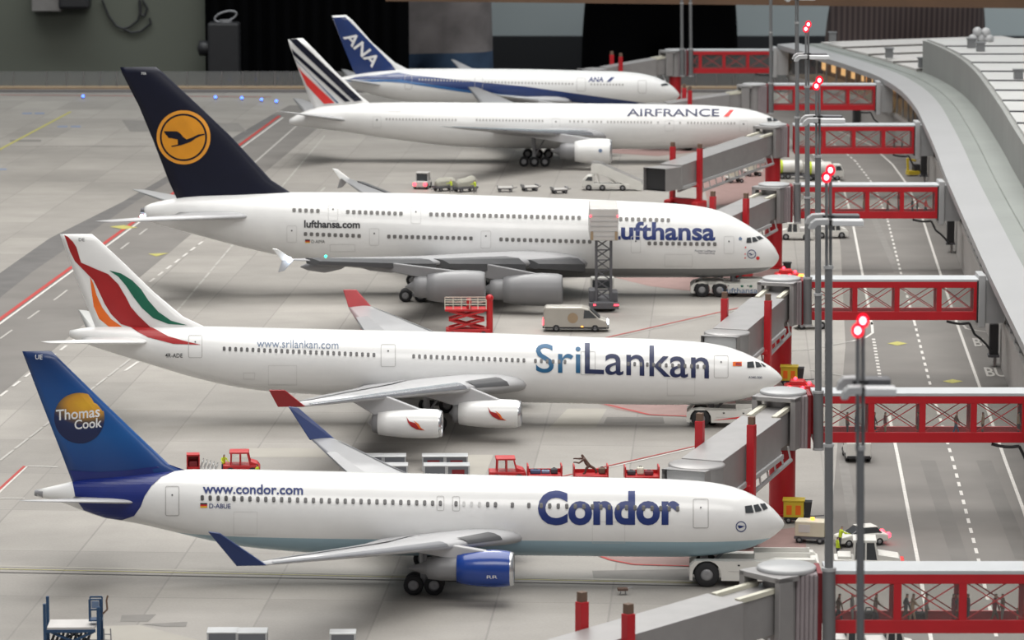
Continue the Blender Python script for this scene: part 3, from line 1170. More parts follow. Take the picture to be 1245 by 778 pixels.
def bridge(cx, gy, cab, hcab, label, s_ext=0.82, posts=True, cabopen=False, hR=9.55):
    """cx, gy: ground px of the column; cab: px of the cab roof centre at height hcab"""
    o = at(cx, gy) + Vector((0, 1.3, 0))
    c = at(*cab, hcab)
    d = Vector((c.x - o.x, c.y - o.y, 0))
    L = d.length
    rz = math.atan2(d.y, d.x)
    t = thing('jet_bridge', label, 'jet bridge', o, rz, 'passenger boarding bridges')
    # local x runs to the cab
    R3 = Matrix.Rotation(-rz, 3, 'Z')
    mb = MB()
    mb.tube((0, 0, 0), (0, 0, 5.6), 1.05, 1.05, 20)
    mb.tube((0, 0, 0), (0, 0, 0.15), 1.5, 1.5, 20)
    mb.build('column', M['bridge_red'], t)
    mb = MB()
    mb.tube((0, 0, 5.4), (0, 0, 9.7), 1.5, 1.5, 24)
    ro = mb.build('rotunda', M['bridge_grey'], t)
    mb = MB()
    mb.lathe((0, 0, 9.7), (0, 0, 1), [(0, 1.6), (0.02, 1.86), (0.25, 1.86), (0.33, 1.76), (0.36, 0.01)], 32)
    mb.build('rotunda_cap', M['bridge_light'], ro)
    # bellows towards the corridor (world +x)
    e = R3 @ Vector((1, 0, 0))
    n = R3 @ Vector((0, 1, 0))
    mb = MB()
    for k in range(5):
        p = e * (0.62 + k * 0.28)
        q0, q1 = p - n * 1.45, p + n * 1.45
        for z in (5.7, 9.6):
            mb.bar((q0.x, q0.y, z), (q1.x, q1.y, z), 0.26, 0.3)
        for q in (q0, q1):
            mb.tube((q.x, q.y, 5.6), (q.x, q.y, 9.7), 0.15, 0.15, 8)
    mb.build('bellows', M['bellows_grey'], t)
    p = e * 1.98
    mb = MB()
    q0, q1 = p - n * 1.5, p + n * 1.5
    mb.bar((q0.x, q0.y, 7.7), (q1.x, q1.y, 7.7), 0.3, 4.3)
    mb.build('door_seal', M['dark_red'], t)
    # portal frame where the tunnel leaves
    mb = MB()
    for sy in (-1, 1):
        mb.box((1.75, sy * 1.6, 7.7), (1.2, 0.45, 4.2))
    mb.box((1.5, 0, 9.6), (1.7, 3.65, 0.36))
    mb.build('portal', M['bridge_grey'], t, 0.06)
    # tunnels
    zr, zcab = 8.95, hcab
    sl = (zcab - zr) / L
    def tun(x0, x1, w, h, name, m, dz=0.0):
        mb = MB()
        A = [(x0, y, zr + sl * x0 + dz - z) for y, z in ((-w / 2, h), (w / 2, h), (w / 2, 0), (-w / 2, 0))]
        B = [(x1, y, zr + sl * x1 + dz - z) for y, z in ((-w / 2, h), (w / 2, h), (w / 2, 0), (-w / 2, 0))]
        mb.loft([A, B])
        return mb.build(name, m, t, 0.05)
    xi = min(L * 0.28, 5.2)
    ti = tun(1.0, xi + 2, 2.3, 2.7, 'inner_tunnel', M['bridge_grey'])
    mb = MB()
    for sy in (-1, 1):
        z = zr + 0.1
        mb.bar((1.6, sy * 1.05, z + sl * 1.6), (xi, sy * 1.05, z + sl * xi), 0.42, 0.3)
    mb.build('roof_rail', M['cream_plastic'], ti)
    to = tun(xi, L - 1.2, 3.3, 3.05, 'outer_tunnel', M['bridge_grey'], 0.15)
    mb = MB()
    mb.bar((xi, -1.7, zr + sl * xi - 2.9), (L - 1.5, -1.7, zr + sl * (L - 1.5) - 2.9), 0.35)
    mb.bar((xi, 1.7, zr + sl * xi - 2.9), (L - 1.5, 1.7, zr + sl * (L - 1.5) - 2.9), 0.35)
    mb.build('side_beam', M['bridge_light'], to)
    # cab
    mb = MB()
    zt_ = zcab + 0.1
    mb.lathe((L, 0, zt_ - 3.1), (0, 0, 1), [(0, 2.1), (3.0, 2.1)], 28)
    mb.lathe((L, 0, zt_ - 0.15), (0, 0, 1), [(0, 2.14), (0.12, 2.14), (0.2, 2.0), (0.22, 0.01)], 28)
    if not cabopen:
        mb.build('cab', M['bridge_grey'], t)
    mb = MB()
    A = [(L - 1.3 if cabopen else L + 1.2, y, zt_ - z) for y, z in ((-1.6, 3), (1.6, 3), (1.6, 0.1), (-1.6, 0.1))]
    B = [(L + 2.9, y, zt_ - z) for y, z in ((-1.7, 3.0), (1.7, 3.0), (1.7, 0.0), (-1.7, 0.0))]
    mb.loft([A, B], False)
    mb.build('cab_hood', M['bridge_grey'], t)
    mb = MB()
    mb.box((L + 2.3, 0, zt_ - 1.5), (0.1, 3.0, 2.7))
    mb.build('cab_opening', M['black_plastic' if cabopen else 'bridge_light'], t)
    # red drive column with two lift posts and bogie
    xd = L * s_ext
    zt2 = zr + sl * xd
    for sy in (-1, 1):
        mb = MB()
        mb.bar((xd, sy * 2.1, 1.2), (xd, sy * 2.1, zt2 + 1.7), 0.62)
        po = mb.build('lift_post', M['bridge_red'], t, 0.05)
        mb = MB()
        mb.bar((xd, sy * 2.1, zt2 + 1.7), (xd, sy * 2.1, zt2 + 2.3), 0.46)
        mb.build('post_cap', M['rust_brown'], po)
    mb = MB()
    mb.box((xd, 0, 1.5), (1.0, 4.4, 0.8))
    mb.box((xd, 0, zt2 - 3.2), (0.8, 4.4, 0.5))
    mb.build('drive_beam', M['bridge_red'], t, 0.1)
    for sy in (-1, 1):
        mb = MB()
        mb.lathe((xd, sy * 1.3 - 0.4, 0.75), (0, 1, 0), [(0, 0.02), (0, 0.6), (0.1, 0.75), (0.7, 0.75), (0.8, 0.6), (0.8, 0.02)], 18)
        mb.build('wheel', M['tyre_black'], t)
        mb = MB()
        mb.slab([(xd - 1.5, sy * 2.1 - .5), (xd + 1.5, sy * 2.1 - .5), (xd + 1.2, sy * 2.1 + .5), (xd - 1.2, sy * 2.1 + .5)], 0.5, 1.7)
        mb.build('bogie_guard', M['red_plastic'], t, 0.2)
    # truss rail with stub brackets under the tunnel
    mb = MB()
    xa, xb = 2.4, xd - 0.5
    za = zr - 3.9
    for sy in (-1.5, 1.5):
        mb.tube((xa, sy, za + sl * xa), (xb, sy, za - 0.4 + sl * xb), 0.18)
        n_ = max(4, int((xb - xa) / 1.6))
        for k in range(n_ + 1):
            x = lerp(xa, xb, k / n_)
            mb.tube((x, sy, za + sl * x - 0.4 * k / n_), (x + 0.45, sy * 0.95, za + sl * x + 1.15), 0.09, 0.09, 6)
    mb.build('truss_rail', M['aluminium'], t)
    # service stairs beside the cab
    return t, o, L, rz


bridge(956, 883.5, (640, 800), 7.4, 'grey jet bridge in the foreground, running out of the picture at the bottom', 0.71)
bridge(952, 628, (847, 565.5), 7.4, 'grey jet bridge docked behind the nose of the nearest airliner', 0.68)
bridge(950, 463.5, (884, 405), 7.4, 'grey jet bridge docked behind the swirl-tailed airliner', 0.66)
bridge(941, 327, (868, 266), 7.6, 'grey jet bridge mostly hidden behind the double-deck nose', 0.75)
bridge(940, 240, (810, 203), 6.5, 'grey jet bridge with dark open cab facing left, docked to no airliner', 0.82, True, True)
bridge(917, 181.4, (800, 127), 7.0, 'grey jet bridge reaching behind the striped-tail airliner', 0.70)
bridge(821, 131.5, (725, 84), 7.0, 'grey jet bridge at the back, reaching behind the farthest airliner', 0.75)

# ------------------------------------------------------------------ lamp masts
def mast(foot, topy, label, top=None, thick=1.0, topat=None, hs=1.0, face=None):
    """foot: px of the foot, which is bracketed to the rotunda's corridor 5.5 m up"""
    Z0 = 5.5
    o = at(*foot, Z0) if topat is None else at(*topat, 34.3)
    if topat is not None:
        o.x += 0.0135 * 28.8
    elif face:
        o *= (FG[face][1].y - 0.58) / o.y
    o.z = Z0
    if top is None:
        v = ray(foot[0], topy)
        top = HC + v.z / v.y * o.y if topat is None else 34.3
    H = top - Z0
    t = thing('lamp_mast', label, 'lamp mast', o, 0, 'grey floodlight masts at the corridor heads')
    t.rotation_euler = (0, -0.0135, 0)
    mb = MB()
    mb.tube((0, 0, 0), (0, 0, 4.7), 0.41 * thick, 0.41 * thick, 20)
    mb.tube((0, 0, 4.7), (0, 0, 12.5), 0.27 * thick, 0.27 * thick, 20)
    mb.tube((0, 0, 12.5), (0, 0, H - 6), 0.235 * thick, 0.235 * thick, 20)
    mb.build('pole', M['mast_grey'], t)
    for z, r in ((0.1, .45), (4.7, .46), (12.5, .33), (H - 6, 0.3)):
        mb = MB()
        mb.tube((0, 0, z - 0.1), (0, 0, z + 0.1), r * thick, r * thick, 20)
        mb.build('collar', M['bridge_light'], t)
    mb = MB()
    mb.box((0, 0.42, 0.75), (0.35, 0.2, 0.5))
    mb.build('bracket', M['dark_grey_metal'], t)
    for sx, dy, dz in ((-0.13, -0.12, -0.42), (0.13, 0.12, 0.0)):
        mb = MB()
        mb.tube((sx, dy, H - 6.1), (sx, dy, H - 0.3 + dz), 0.1, 0.1, 10)
        rod = mb.build('top_rod', M['mast_grey'], t)
        mb = MB()
        mb.ball((sx, dy, H - 0.05 + dz), 0.30, 14, 1.2)
        la = mb.build('warning_lamp', M['red_shell'], rod)
        mb = MB()
        mb.ball((sx, dy, H - 0.05 + dz), 0.15, 12, 1.2)
        mb.build('warning_bulb', M['red_core'], rod)
    zh = H - 3.1
    mb = MB()
    mb.bar((-0.35, 0, zh), (0.35, 0, zh), 0.4, 0.6)
    for yy in (-1.3, 1.3):
        mb.bar((0, 0, zh + .08), (0, yy, zh + .05), 0.2)
    mb.build('head_bracket', M['black_plastic'], t)
    for yy, k in ((-1.3, 0), (1.3, 1)):
        mb = MB()
        mb.prism([(x_ * hs, zh + z_) for x_, z_ in ((-1.35, -.35), (-1.2, 0), (-.9, .22), (-0.1, .25), (-0.1, -.1), (-.8, -.12), (-1.0, -.35))], yy - 0.4, yy + 0.4)
        mb.build('curved_arm', M['bridge_light'], t, 0.03)
        mb = MB()
        mb.box((1.05 * hs, yy, zh), (1.9 * hs, 0.95, 0.36), 0, 0.02)
        mb.build('floodlight', M['lamp_plate'] if k == 0 else M['dark_grey_metal'], t, 0.06)
    return t


mast((1047, 1090), 0, 'grey floodlight mast nearest the camera, its two red lamps in mid frame', topat=(1046, 389), thick=0.8, hs=0.75)
mast((1008, 774), 206, 'grey floodlight mast standing in front of the foreground link corridor', face=1)
mast((995, 549), 97, 'grey floodlight mast whose foot stands at the head of the second corridor', face=2)
mast((982, 393), 29, 'grey floodlight mast with red lamps before the brown trousers at the top', face=3)
mast((969.5, 268), -35, 'grey floodlight mast standing just right of the open-cab jet bridge', face=4)
mast((937.5, 140), -150, 'grey floodlight mast behind the nose of the striped-tail airliner', 34.0, face=6)
mast((840, 95), -150, 'grey floodlight mast before the rearmost corridor, right of the pair', 34.0, 1.0, hs=0.4, face=7)
mast((829.5, 91), -150, 'grey floodlight mast at the rearmost corridor, left of the pair', 34.0, 1.0, hs=0.4, face=7)

# ------------------------------------------------------------------ airliners
class Plane:
    def __init__(self, label, g0, g1, outline, wide, hull, group='airliners parked at the gates'):
        a, b = at(*g0), at(*g1)
        d = (b - a).normalized()
        self.o = (a + b) / 2
        self.d, self.n = d, Vector((-d.y, d.x, 0))
        self.root = thing('airliner', label, 'airplane', self.o, math.atan2(d.y, d.x), group)
        # hull table
        pts = []
        for px, yt, yb in outline:
            x, zt = self.pl(px, yt, 0)
            _, zb = self.pl(px, yb, 0)
            pts.append((x, (zt + zb) / 2, (zt - zb) / 2))
        self.tab = self.smooth(pts)
        self.wide = wide
        mb = MB()
        mb.smooth = True
        N = 40
        rings = []
        for x, zc, rz in self.tab:
            ry = rz * wide
            rings.append([(x, ry * math.sin(2 * math.pi * i / N), zc + rz * math.cos(2 * math.pi * i / N)) for i in range(N)])
        mb.loft(rings)
        self.hull = mb.build('fuselage', hull, self.root)

    @staticmethod
    def smooth(p):
        """monotone cubic through the table, with a rounded nose"""
        n = len(p)
        out = []
        def slopes(k):
            h = [p[i + 1][0] - p[i][0] for i in range(n - 1)]
            s = [(p[i + 1][k] - p[i][k]) / h[i] for i in range(n - 1)]
            m = [s[0]] + [0 if s[i - 1] * s[i] <= 0 else 2 * s[i - 1] * s[i] / (s[i - 1] + s[i]) for i in range(1, n - 1)] + [s[-1]]
            return m
        m1, m2 = slopes(1), slopes(2)
        for i in range(n - 1):
            h = p[i + 1][0] - p[i][0]
            st = max(2, min(10, int(h / 1.0)))
            for j in range(st):
                t = j / st
                r = [p[i][0] + h * t]
                for k, m in ((1, m1), (2, m2)):
                    t2, t3 = t * t, t * t * t
                    r.append((2 * t3 - 3 * t2 + 1) * p[i][k] + (t3 - 2 * t2 + t) * h * m[i] + (3 * t2 - 2 * t3) * p[i + 1][k] + (t3 - t2) * h * m[i + 1])
                out.append(tuple(r))
        out.append(p[-1])
        return out

    def pl(self, px, py, y):
        d = ray(px, py)
        c = Vector((0, 0, HC)) - self.o
        t = (y - c.dot(self.n)) / d.dot(self.n)
        p = c + d * t
        return p.dot(self.d), p.z

    def sec(self, x):
        T = self.tab
        if x <= T[0][0]:
            return T[0][1:]
        for a, b in zip(T, T[1:]):
            if x <= b[0]:
                t = (x - a[0]) / (b[0] - a[0])
                return lerp(a[1], b[1], t), lerp(a[2], b[2], t)
        return T[-1][1:]

    def surf(self, px, py, eps=0.03):
        y = -2.0
        for _ in range(7):
            x, z = self.pl(px, py, y)
            zc, rz = self.sec(x)
            q = max(-0.985, min(0.985, (z - zc) / rz))
            y = -rz * self.wide * math.sqrt(1 - q * q) * 0.7 + y * 0.3
        z = zc + q * rz
        y = -rz * self.wide * math.sqrt(1 - q * q)
        nn = Vector((0, y / (self.wide ** 2), z - zc)).normalized()
        return Vector((x, y, z)) + nn * eps

    def decal(self, bm, name, m, eps=0.03, dx=6, dy=3, parent=None):
        return bm_part(slice_bm(bm, dx, dy), name, m, parent or self.root, lambda a, b: self.surf(a, b, eps))

    def windows(self, rows, w, h, m, budget=100):
        rest = None
        n = 0
        for row in rows:
            x0, y0, x1, y1, k = row[:5]
            mm = row[5] if len(row) > 5 else m
            for i in range(k):
                t = i / (k - 1) if k > 1 else 0
                cx, cy = lerp(x0, x1, t), lerp(y0, y1, t)
                pts = [(cx + w / 2 * math.copysign(abs(math.cos(a)) ** 0.55, math.cos(a)), cy + h / 2 * math.copysign(abs(math.sin(a)) ** 0.55, math.sin(a)))
                       for a in [math.pi * (2 * q + 1) / 10 for q in range(10)]]
                n += 1
                if n <= budget:
                    self.decal(poly_bm([pts]), 'cabin_window', mm, 0.05, 50, 50)
                else:
                    rest = rest or bmesh.new()
                    vs = [rest.verts.new((x, y, 0)) for x, y in pts]
                    rest.faces.new(vs)
        if rest:
            tag(self.decal(rest, 'cabin_window', m, 0.05, 500, 50), None, None, None, 'stuff')

    def door(self, x0, y0, x1, y1, m='door_line', dot=True, t=0.6):
        d = self.decal(rect_ring(x0, y0, x1, y1, t, 2.2), 'cabin_door', M[m], 0.035, 30, 3)
        if dot:
            cx, cy = (x0 + x1) / 2, lerp(y0, y1, 0.3)
            self.decal(poly_bm([circle(cx, cy, 1.0, 8)]), 'door_window', M['letter_black'], 0.045, 30, 30, d)
        return d

    def hatch(self, x0, y0, x1, y1, t=0.5):
        self.decal(rect_ring(x0, y0, x1, y1, t, 0.8), 'cargo_hatch', M['panel_line'], 0.03, 8, 3)

    def text(self, s, x0, x1, y0, y1, slope, m, bold=0.0, shear=0.0, spacing=1.0, name='lettering', eps=0.04):
        return self.decal(text_box(s, x0, x1, y0, y1, slope, bold, shear, spacing), name, M[m], eps, 8, 2.5)

    def poly(self, pts, name, m, eps=0.03, dx=6, dy=3):
        return self.decal(poly_bm([pts]), name, M[m], eps, dx, dy)

    # ---- vertical fin
    def fin(self, st, thick, m):
        """st: (LE px, TE px) from root to tip"""
        self.fst = []
        rings = []
        U = (0.0, 0.02, 0.08, 0.2, 0.4, 0.65, 0.88, 1.0)
        prof = (0.0, 0.35, 0.65, 0.92, 1.0, 0.7, 0.28, 0.06)
        n = len(st)
        for k, (le, te) in enumerate(st):
            a, b = self.pl(*le, 0), self.pl(*te, 0)
            t = thick * lerp(1.0, 0.55, k / (n - 1)) * (0.55 if k == n - 1 else 1)
            self.fst.append((a, b, t))
            L = [(lerp(a[0], b[0], u), -t * p, lerp(a[1], b[1], u)) for u, p in zip(U, prof)]
            R = [(x, -y, z) for x, y, z in L[::-1]]
            rings.append(L + R[:-1])
        mb = MB()
        mb.smooth = True
        mb.loft(rings)
        self.fin_o = mb.build('vertical_fin', m, self.root)
        self.fprof = (U, prof)

    def on_fin(self, px, py, eps=0.04):
        x, z = self.pl(px, py, -0.4)
        st = self.fst
        za = lambda s: (s[0][1] + s[1][1]) / 2
        k = 0
        while k < len(st) - 2 and z > za(st[k + 1]):
            k += 1
        t = max(0.0, min(1.0, (z - za(st[k])) / (za(st[k + 1]) - za(st[k]) + 1e-9)))
        le = lerp(st[k][0][0], st[k + 1][0][0], t)
        te = lerp(st[k][1][0], st[k + 1][1][0], t)
        th = lerp(st[k][2], st[k + 1][2], t)
        u = max(0.0, min(1.0, (le - x) / (le - te + 1e-9)))
        U, P = self.fprof
        p = P[-1]
        for i in range(len(U) - 1):
            if u <= U[i + 1]:
                p = lerp(P[i], P[i + 1], (u - U[i]) / (U[i + 1] - U[i]))
                break
        return Vector((x, -th * p - eps, z))

    def fin_decal(self, bm, name, m, eps=0.04, dx=5, dy=5):
        return bm_part(slice_bm(bm, dx, dy), name, m, self.fin_o, lambda a, b: self.on_fin(a, b, eps))

    # ---- wings and tailplanes
    def wing(self, st, mats, name='wing', tratio=0.11):
        """st: (y, LE px, TE px) root to tip, read on the near side; the far one is its mirror"""
        res = {}
        pts = []
        for y, le, te in st:
            a, b = self.pl(*le, -y), self.pl(*te, -y)
            pts.append((y, a, b))
        if name == 'wing':
            self.wst = pts
        U = (0.0, 0.015, 0.06, 0.16, 0.35, 0.6, 0.85, 1.0)
        up = (0.0, 0.22, 0.42, 0.58, 0.60, 0.42, 0.16, 0.02)
        lo = (0.0, -0.2, -0.34, -0.44, -0.44, -0.26, -0.08, -0.02)
        for sgn in (-1, 1):
            rings = []
            for k, (y, a, b) in enumerate(pts):
                c = a[0] - b[0]
                t = c * tratio * lerp(1.15, 0.85, k / (len(pts) - 1))
                A = [(lerp(a[0], b[0], u), sgn * y, lerp(a[1], b[1], u) + t * q) for u, q in zip(U, up)]
                B = [(lerp(a[0], b[0], u), sgn * y, lerp(a[1], b[1], u) + t * q) for u, q in zip(U, lo)][::-1]
                rings.append(A + B[1:-1])
            mb = MB()
            mb.smooth = True
            mb.loft(rings)
            res[sgn] = mb.build(name, mats, self.root)
        return res

    def wpt(self, y, u, dz=0.0):
        """a point of the wing at span y, chord fraction u"""
        p = self.wst
        k = 0
        while k < len(p) - 2 and y > p[k + 1][0]:
            k += 1
        t = (y - p[k][0]) / (p[k + 1][0] - p[k][0])
        a = [lerp(p[k][1][i], p[k + 1][1][i], t) for i in (0, 1)]
        b = [lerp(p[k][2][i], p[k + 1][2][i], t) for i in (0, 1)]
        return lerp(a[0], b[0], u), lerp(a[1], b[1], u) + dz, a[0] - b[0]

    def wing_panel(self, wings, y0, y1, u0, u1, name, m, dz=0.012, tr=0.11):
        U = (0.0, 0.015, 0.06, 0.16, 0.35, 0.6, 0.85, 1.0)
        up = (0.0, 0.22, 0.42, 0.58, 0.60, 0.42, 0.16, 0.02)
        def h(u):
            for i in range(7):
                if u <= U[i + 1]:
                    return lerp(up[i], up[i + 1], (u - U[i]) / (U[i + 1] - U[i]))
            return 0.02
        for sg in (-1, 1):
            mb = MB()
            mb.smooth = True
            R = []
            for i in range(9):
                y = lerp(y0, y1, i / 8)
                k = y / self.wst[-1][0]
                row = []
                us = [lerp(u0, u1, j / 6) for j in range(7)]
                for u in us:
                    x, z, c = self.wpt(y, u)
                    row.append((x + (0.03 if u < 0.02 else 0), sg * y, z + c * tr * lerp(1.2, 0.9, k) * h(u) + 0.05))
                R.append(row)
            vs = [p for r in R for p in r]
            mb.add(vs, [(i * 7 + j, i * 7 + j + 1, (i + 1) * 7 + j + 1, (i + 1) * 7 + j) for i in range(8) for j in range(6)])
            mb.build(name, m, wings[sg])

    def winglet(self, wings, pts, y0, y1, m, t=0.14):
        """pts px polygon: base pair then top pair"""
        q = []
        for i, (px, py) in enumerate(pts):
            y = y0 if i < 2 else y1
            x, z = self.pl(px, py, -y)
            q.append((x, y, z))
        for sgn in (-1, 1):
            mb = MB()
            A = [(x, sgn * (y - t), z) for x, y, z in q]
            B = [(x, sgn * (y + t), z) for x, y, z in q]
            mb.loft([A, B])
            mb.build('winglet', m, wings[sgn], 0.06)

    def engine(self, y, front, rear, r, cowl, lip, cone, split=0.0, name='engine', logo=None):
        """front / rear: px of the cowl's lip centre and its rear edge on the near side"""
        xf, z = self.pl(*front, -y)
        xr, _ = self.pl(*rear, -y)
        L = xf - xr
        out = {}
        for sg in (-1, 1):
            e = MB()
            e.lathe((xf, sg * y, z), (-1, 0, 0), [(0.25, r * 0.93), (0.5, r * 0.985), (L * 0.35, r * 1.03), (L * 0.6, r), (L * 0.85, r * 0.9), (L, r * 0.8), (L + 0.02, r * 0.72), (L * 0.8, r * 0.7)], 32)
            eo = e.build('engine_cowl', cowl, self.root)
            e = MB()
            e.lathe((xf, sg * y, z), (-1, 0, 0), [(0.27, r * 0.935), (0.05, r * 0.9), (0, r * 0.85), (0.1, r * 0.8), (0.9, r * 0.77)], 32)
            e.build('intake_lip', lip, eo)
            e = MB()
            e.lathe((xf, sg * y, z), (-1, 0, 0), [(0.75, r * 0.77), (0.8, 0.28 * r), (0.35, 0.02)], 24)
            e.build('fan', M['dark_grey_metal'], eo)
            e = MB()
            e.lathe((xf, sg * y, z), (-1, 0, 0), [(L * 0.85, r * 0.68), (L + cone * 0.3, r * 0.68), (L + cone * 0.58, r * 0.6), (L + cone * 0.62, r * 0.36), (L + cone, 0.04)], 24)
            e.build('exhaust_cone', M['engine_grey'], eo)
            # pylon up to the wing
            wx, wz, wc = self.wpt(y, 0.0)
            p = MB()
            p.loft([[(xf - L * 0.28, sg * y - d, z + r * 0.9), (xr - 0.2, sg * y - d, z + r * 0.5), (wx - wc * 0.55, sg * y - d, wz - 0.25), (wx - 0.15, sg * y - d, wz + 0.1)] for d in (-0.28, 0.28)])
            p.build('pylon', M['wing_white'] if cowl != M['engine_grey'] else M['engine_grey'], eo, 0.1)
            out[sg] = eo
        self.eng = (xf, y, z, r, L)
        return out

    def on_cowl(self, eng, px, py, eps=0.05):
        xf, y, z0, r, L = eng
        x, z = self.pl(px, py, -y - r * 0.95)
        q = max(-0.98, min(0.98, (z - z0) / (r * 1.04)))
        return Vector((x, -y - r * 1.04 * math.sqrt(1 - q * q) - eps, z))

    def gear(self, x, y, r, axles, gap, top, name='landing_gear', wy=0.55, tilt=0.0):
        for sg in ((-1, 1) if y else (1,)):
            g = MB()
            g.tube((x, sg * y, r), (x - 0.2, sg * y * 0.92, top), 0.26, 0.3)
            g.tube((x, sg * y, r * 2.2), (x + 1.6, sg * y * 0.9, top), 0.12)
            if axles > 1:
                g.bar((x - gap * (axles - 1) / 2, sg * y, r), (x + gap * (axles - 1) / 2, sg * y, r), 0.3)
            go = g.build(name, M['hub_grey'], self.root)
            for k in range(axles):
                wx = x + (k - (axles - 1) / 2) * gap
                for s2 in (-1, 1):
                    w = MB()
                    c = (wx, sg * y + s2 * wy, r)
                    w.lathe((c[0], c[1] - 0.22, r), (0, 1, 0), [(0, r * 0.55), (0, r * 0.9), (0.08, r), (0.36, r), (0.44, r * 0.9), (0.44, r * 0.55)], 20)
                    w.cur = 1
                    w.lathe((c[0], c[1] - 0.23, r), (0, 1, 0), [(0.06, 0.02), (0.0, r * 0.3), (0.03, r * 0.55), (0.43, r * 0.55), (0.46, r * 0.3), (0.40, 0.02)], 16)
                    w.build('wheel', [M['tyre_black'], M['hub_grey']], go)

    def cockpit(self, polys):
        for p in polys:
            self.decal(poly_bm([p]), 'cockpit_window', M['cockpit_glass'], 0.06, 4, 3)

    def ball(self, p, r, m, name, parent=None):
        mb = MB()
        mb.ball(p, r)
        return mb.build(name, M[m], parent or self.root)


def zc(ox, oy, k, pts):
    return [(ox + x * k, oy + y * k) for x, y in pts]


def flag(P, x0, y0, x1, y1, cols, name='flag'):
    for i, c in enumerate(cols):
        a, b = lerp(y0, y1, i / len(cols)), lerp(y0, y1, (i + 1) / len(cols))
        P.poly([(x0, a), (x1, a), (x1, b), (x0, b)], name, c, 0.04, 20, 20)


CRANE = [(590, 473), (638, 473), (650, 481), (660, 493), (672, 502), (690, 496), (715, 484), (738, 481), (737, 486), (720, 490), (705, 498), (688, 510), (670, 517), (650, 524), (618, 530), (616, 526), (640, 521), (655, 514), (640, 503), (622, 499), (606, 497), (604, 494), (628, 495), (632, 492), (602, 490), (598, 487), (630, 488), (630, 485), (594, 482), (592, 478), (630, 479), (632, 477), (590, 475)]


def crane(cx, cy, r):
    return [(cx + (x - 661) / 80 * r, cy + (y - 495) / 80 * r) for x, y in CRANE]


# ---- nearest airliner: white, blue tail
P = Plane('white twin-engine airliner with bright blue tail and globe disc, nearest to the camera', (47, 699.2), (953, 709.2),
          [(46, 595, 604), (70, 589.5, 609), (97, 584, 619), (126, 580, 629), (160, 576, 634.5), (214, 571.5, 646.5), (258, 571, 657), (316, 571.5, 666), (420, 574, 673), (550, 577, 675), (633, 579, 674.5), (733, 581, 675.5), (800, 582.5, 676), (832, 584, 676), (865, 587, 674), (892, 592.5, 670), (918, 603, 663.5), (935, 614, 655), (946, 625, 647), (951.5, 632, 642), (953.5, 636, 638.5)],
          0.93, M['white_paint'])
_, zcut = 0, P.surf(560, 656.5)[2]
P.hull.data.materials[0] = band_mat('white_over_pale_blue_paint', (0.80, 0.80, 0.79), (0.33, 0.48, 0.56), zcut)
P.fin([((236, 585), (100, 602)), ((226, 574), (88, 586)), ((205, 564), (82, 570)), ((170, 531), (71, 541)), ((120, 483), (51, 490)), ((72, 436), (30.5, 436)), ((63, 427), (27, 427))], 0.55, M['fin_blue'])
band = [(88, 586), (110, 583), (150, 578), (214, 572), (196, 580), (184, 591), (176, 603), (171, 616), (163, 627), (148, 632), (130, 629.5), (116, 625), (102, 620), (92, 606)]
P.poly(band, 'tail_band', 'royal_blue', 0.03)
fm = M['fin_blue']
ntf = fm.node_tree
rpf = [n for n in ntf.nodes if n.type == 'VALTORGB'][0]
tcf, spf, mrf = ntf.nodes.new('ShaderNodeTexCoord'), ntf.nodes.new('ShaderNodeSeparateXYZ'), ntf.nodes.new('ShaderNodeMapRange')
mrf.inputs['From Min'].default_value = P.pl(80, 580, 0)[1] * S
mrf.inputs['From Max'].default_value = P.pl(40, 428, 0)[1] * S
ntf.links.new(tcf.outputs['Object'], spf.inputs[0])
ntf.links.new(spf.outputs['Z'], mrf.inputs[0])
ntf.links.new(mrf.outputs[0], rpf.inputs[0])
ef = rpf.color_ramp.elements
ef[0].position, ef[0].color = 0.0, (0.003, 0.03, 0.16, 1)
ef[1].position, ef[1].color = 1.0, (0.003, 0.022, 0.10, 1)
qf = ef.new(0.35)
qf.color = (0.004, 0.085, 0.30, 1)
qf = ef.new(0.7)
qf.color = (0.004, 0.065, 0.25, 1)
P.fin_decal(poly_bm([[(84, 573), (90, 588), (110, 588), (150, 584), (228, 574), (206, 566), (180, 568), (150, 572), (120, 574)]]), 'fin_band', M['royal_blue'], 0.05, 6, 30)
gl = mat('globe_print', (0.02, 0.06, 0.2), 0.35)
nt = gl.node_tree
rp = [n for n in nt.nodes if n.type == 'VALTORGB'][0]
tcn = nt.nodes.new('ShaderNodeTexCoord')
mp = nt.nodes.new('ShaderNodeMapping')
gx, gz = P.pl(96, 508.5, -0.4)
mp.inputs['Location'].default_value = (-(gx + 0.5) * S, 0, -(gz + 1.0) * S)
ln = nt.nodes.new('ShaderNodeVectorMath')
ln.operation = 'LENGTH'
scm = nt.nodes.new('ShaderNodeMath')
scm.operation = 'MULTIPLY'
scm.inputs[1].default_value = 1 / (2.7 * S)
fl = nt.nodes.new('ShaderNodeVectorMath')
fl.operation = 'MULTIPLY'
fl.inputs[1].default_value = (0.72, 0, 1.25)
nt.links.new(tcn.outputs['Object'], mp.inputs['Vector'])
nt.links.new(mp.outputs[0], fl.inputs[0])
nt.links.new(fl.outputs[0], ln.inputs[0])
nt.links.new(ln.outputs['Value'], scm.inputs[0])
nt.links.new(scm.outputs[0], rp.inputs[0])
e = rp.color_ramp.elements
e[0].position, e[0].color = 0.0, (0.75, 0.42, 0.03, 1)
e[1].position, e[1].color = 1.0, (0.006, 0.014, 0.07, 1)
for p_, c_ in ((0.35, (0.62, 0.30, 0.03, 1)), (0.55, (0.16, 0.10, 0.05, 1)), (0.72, (0.010, 0.022, 0.09, 1))):
    q_ = e.new(p_)
    q_.color = c_
P.fin_decal(poly_bm([circle(96, 508.5, 31)]), 'globe_disc', gl, 0.05)
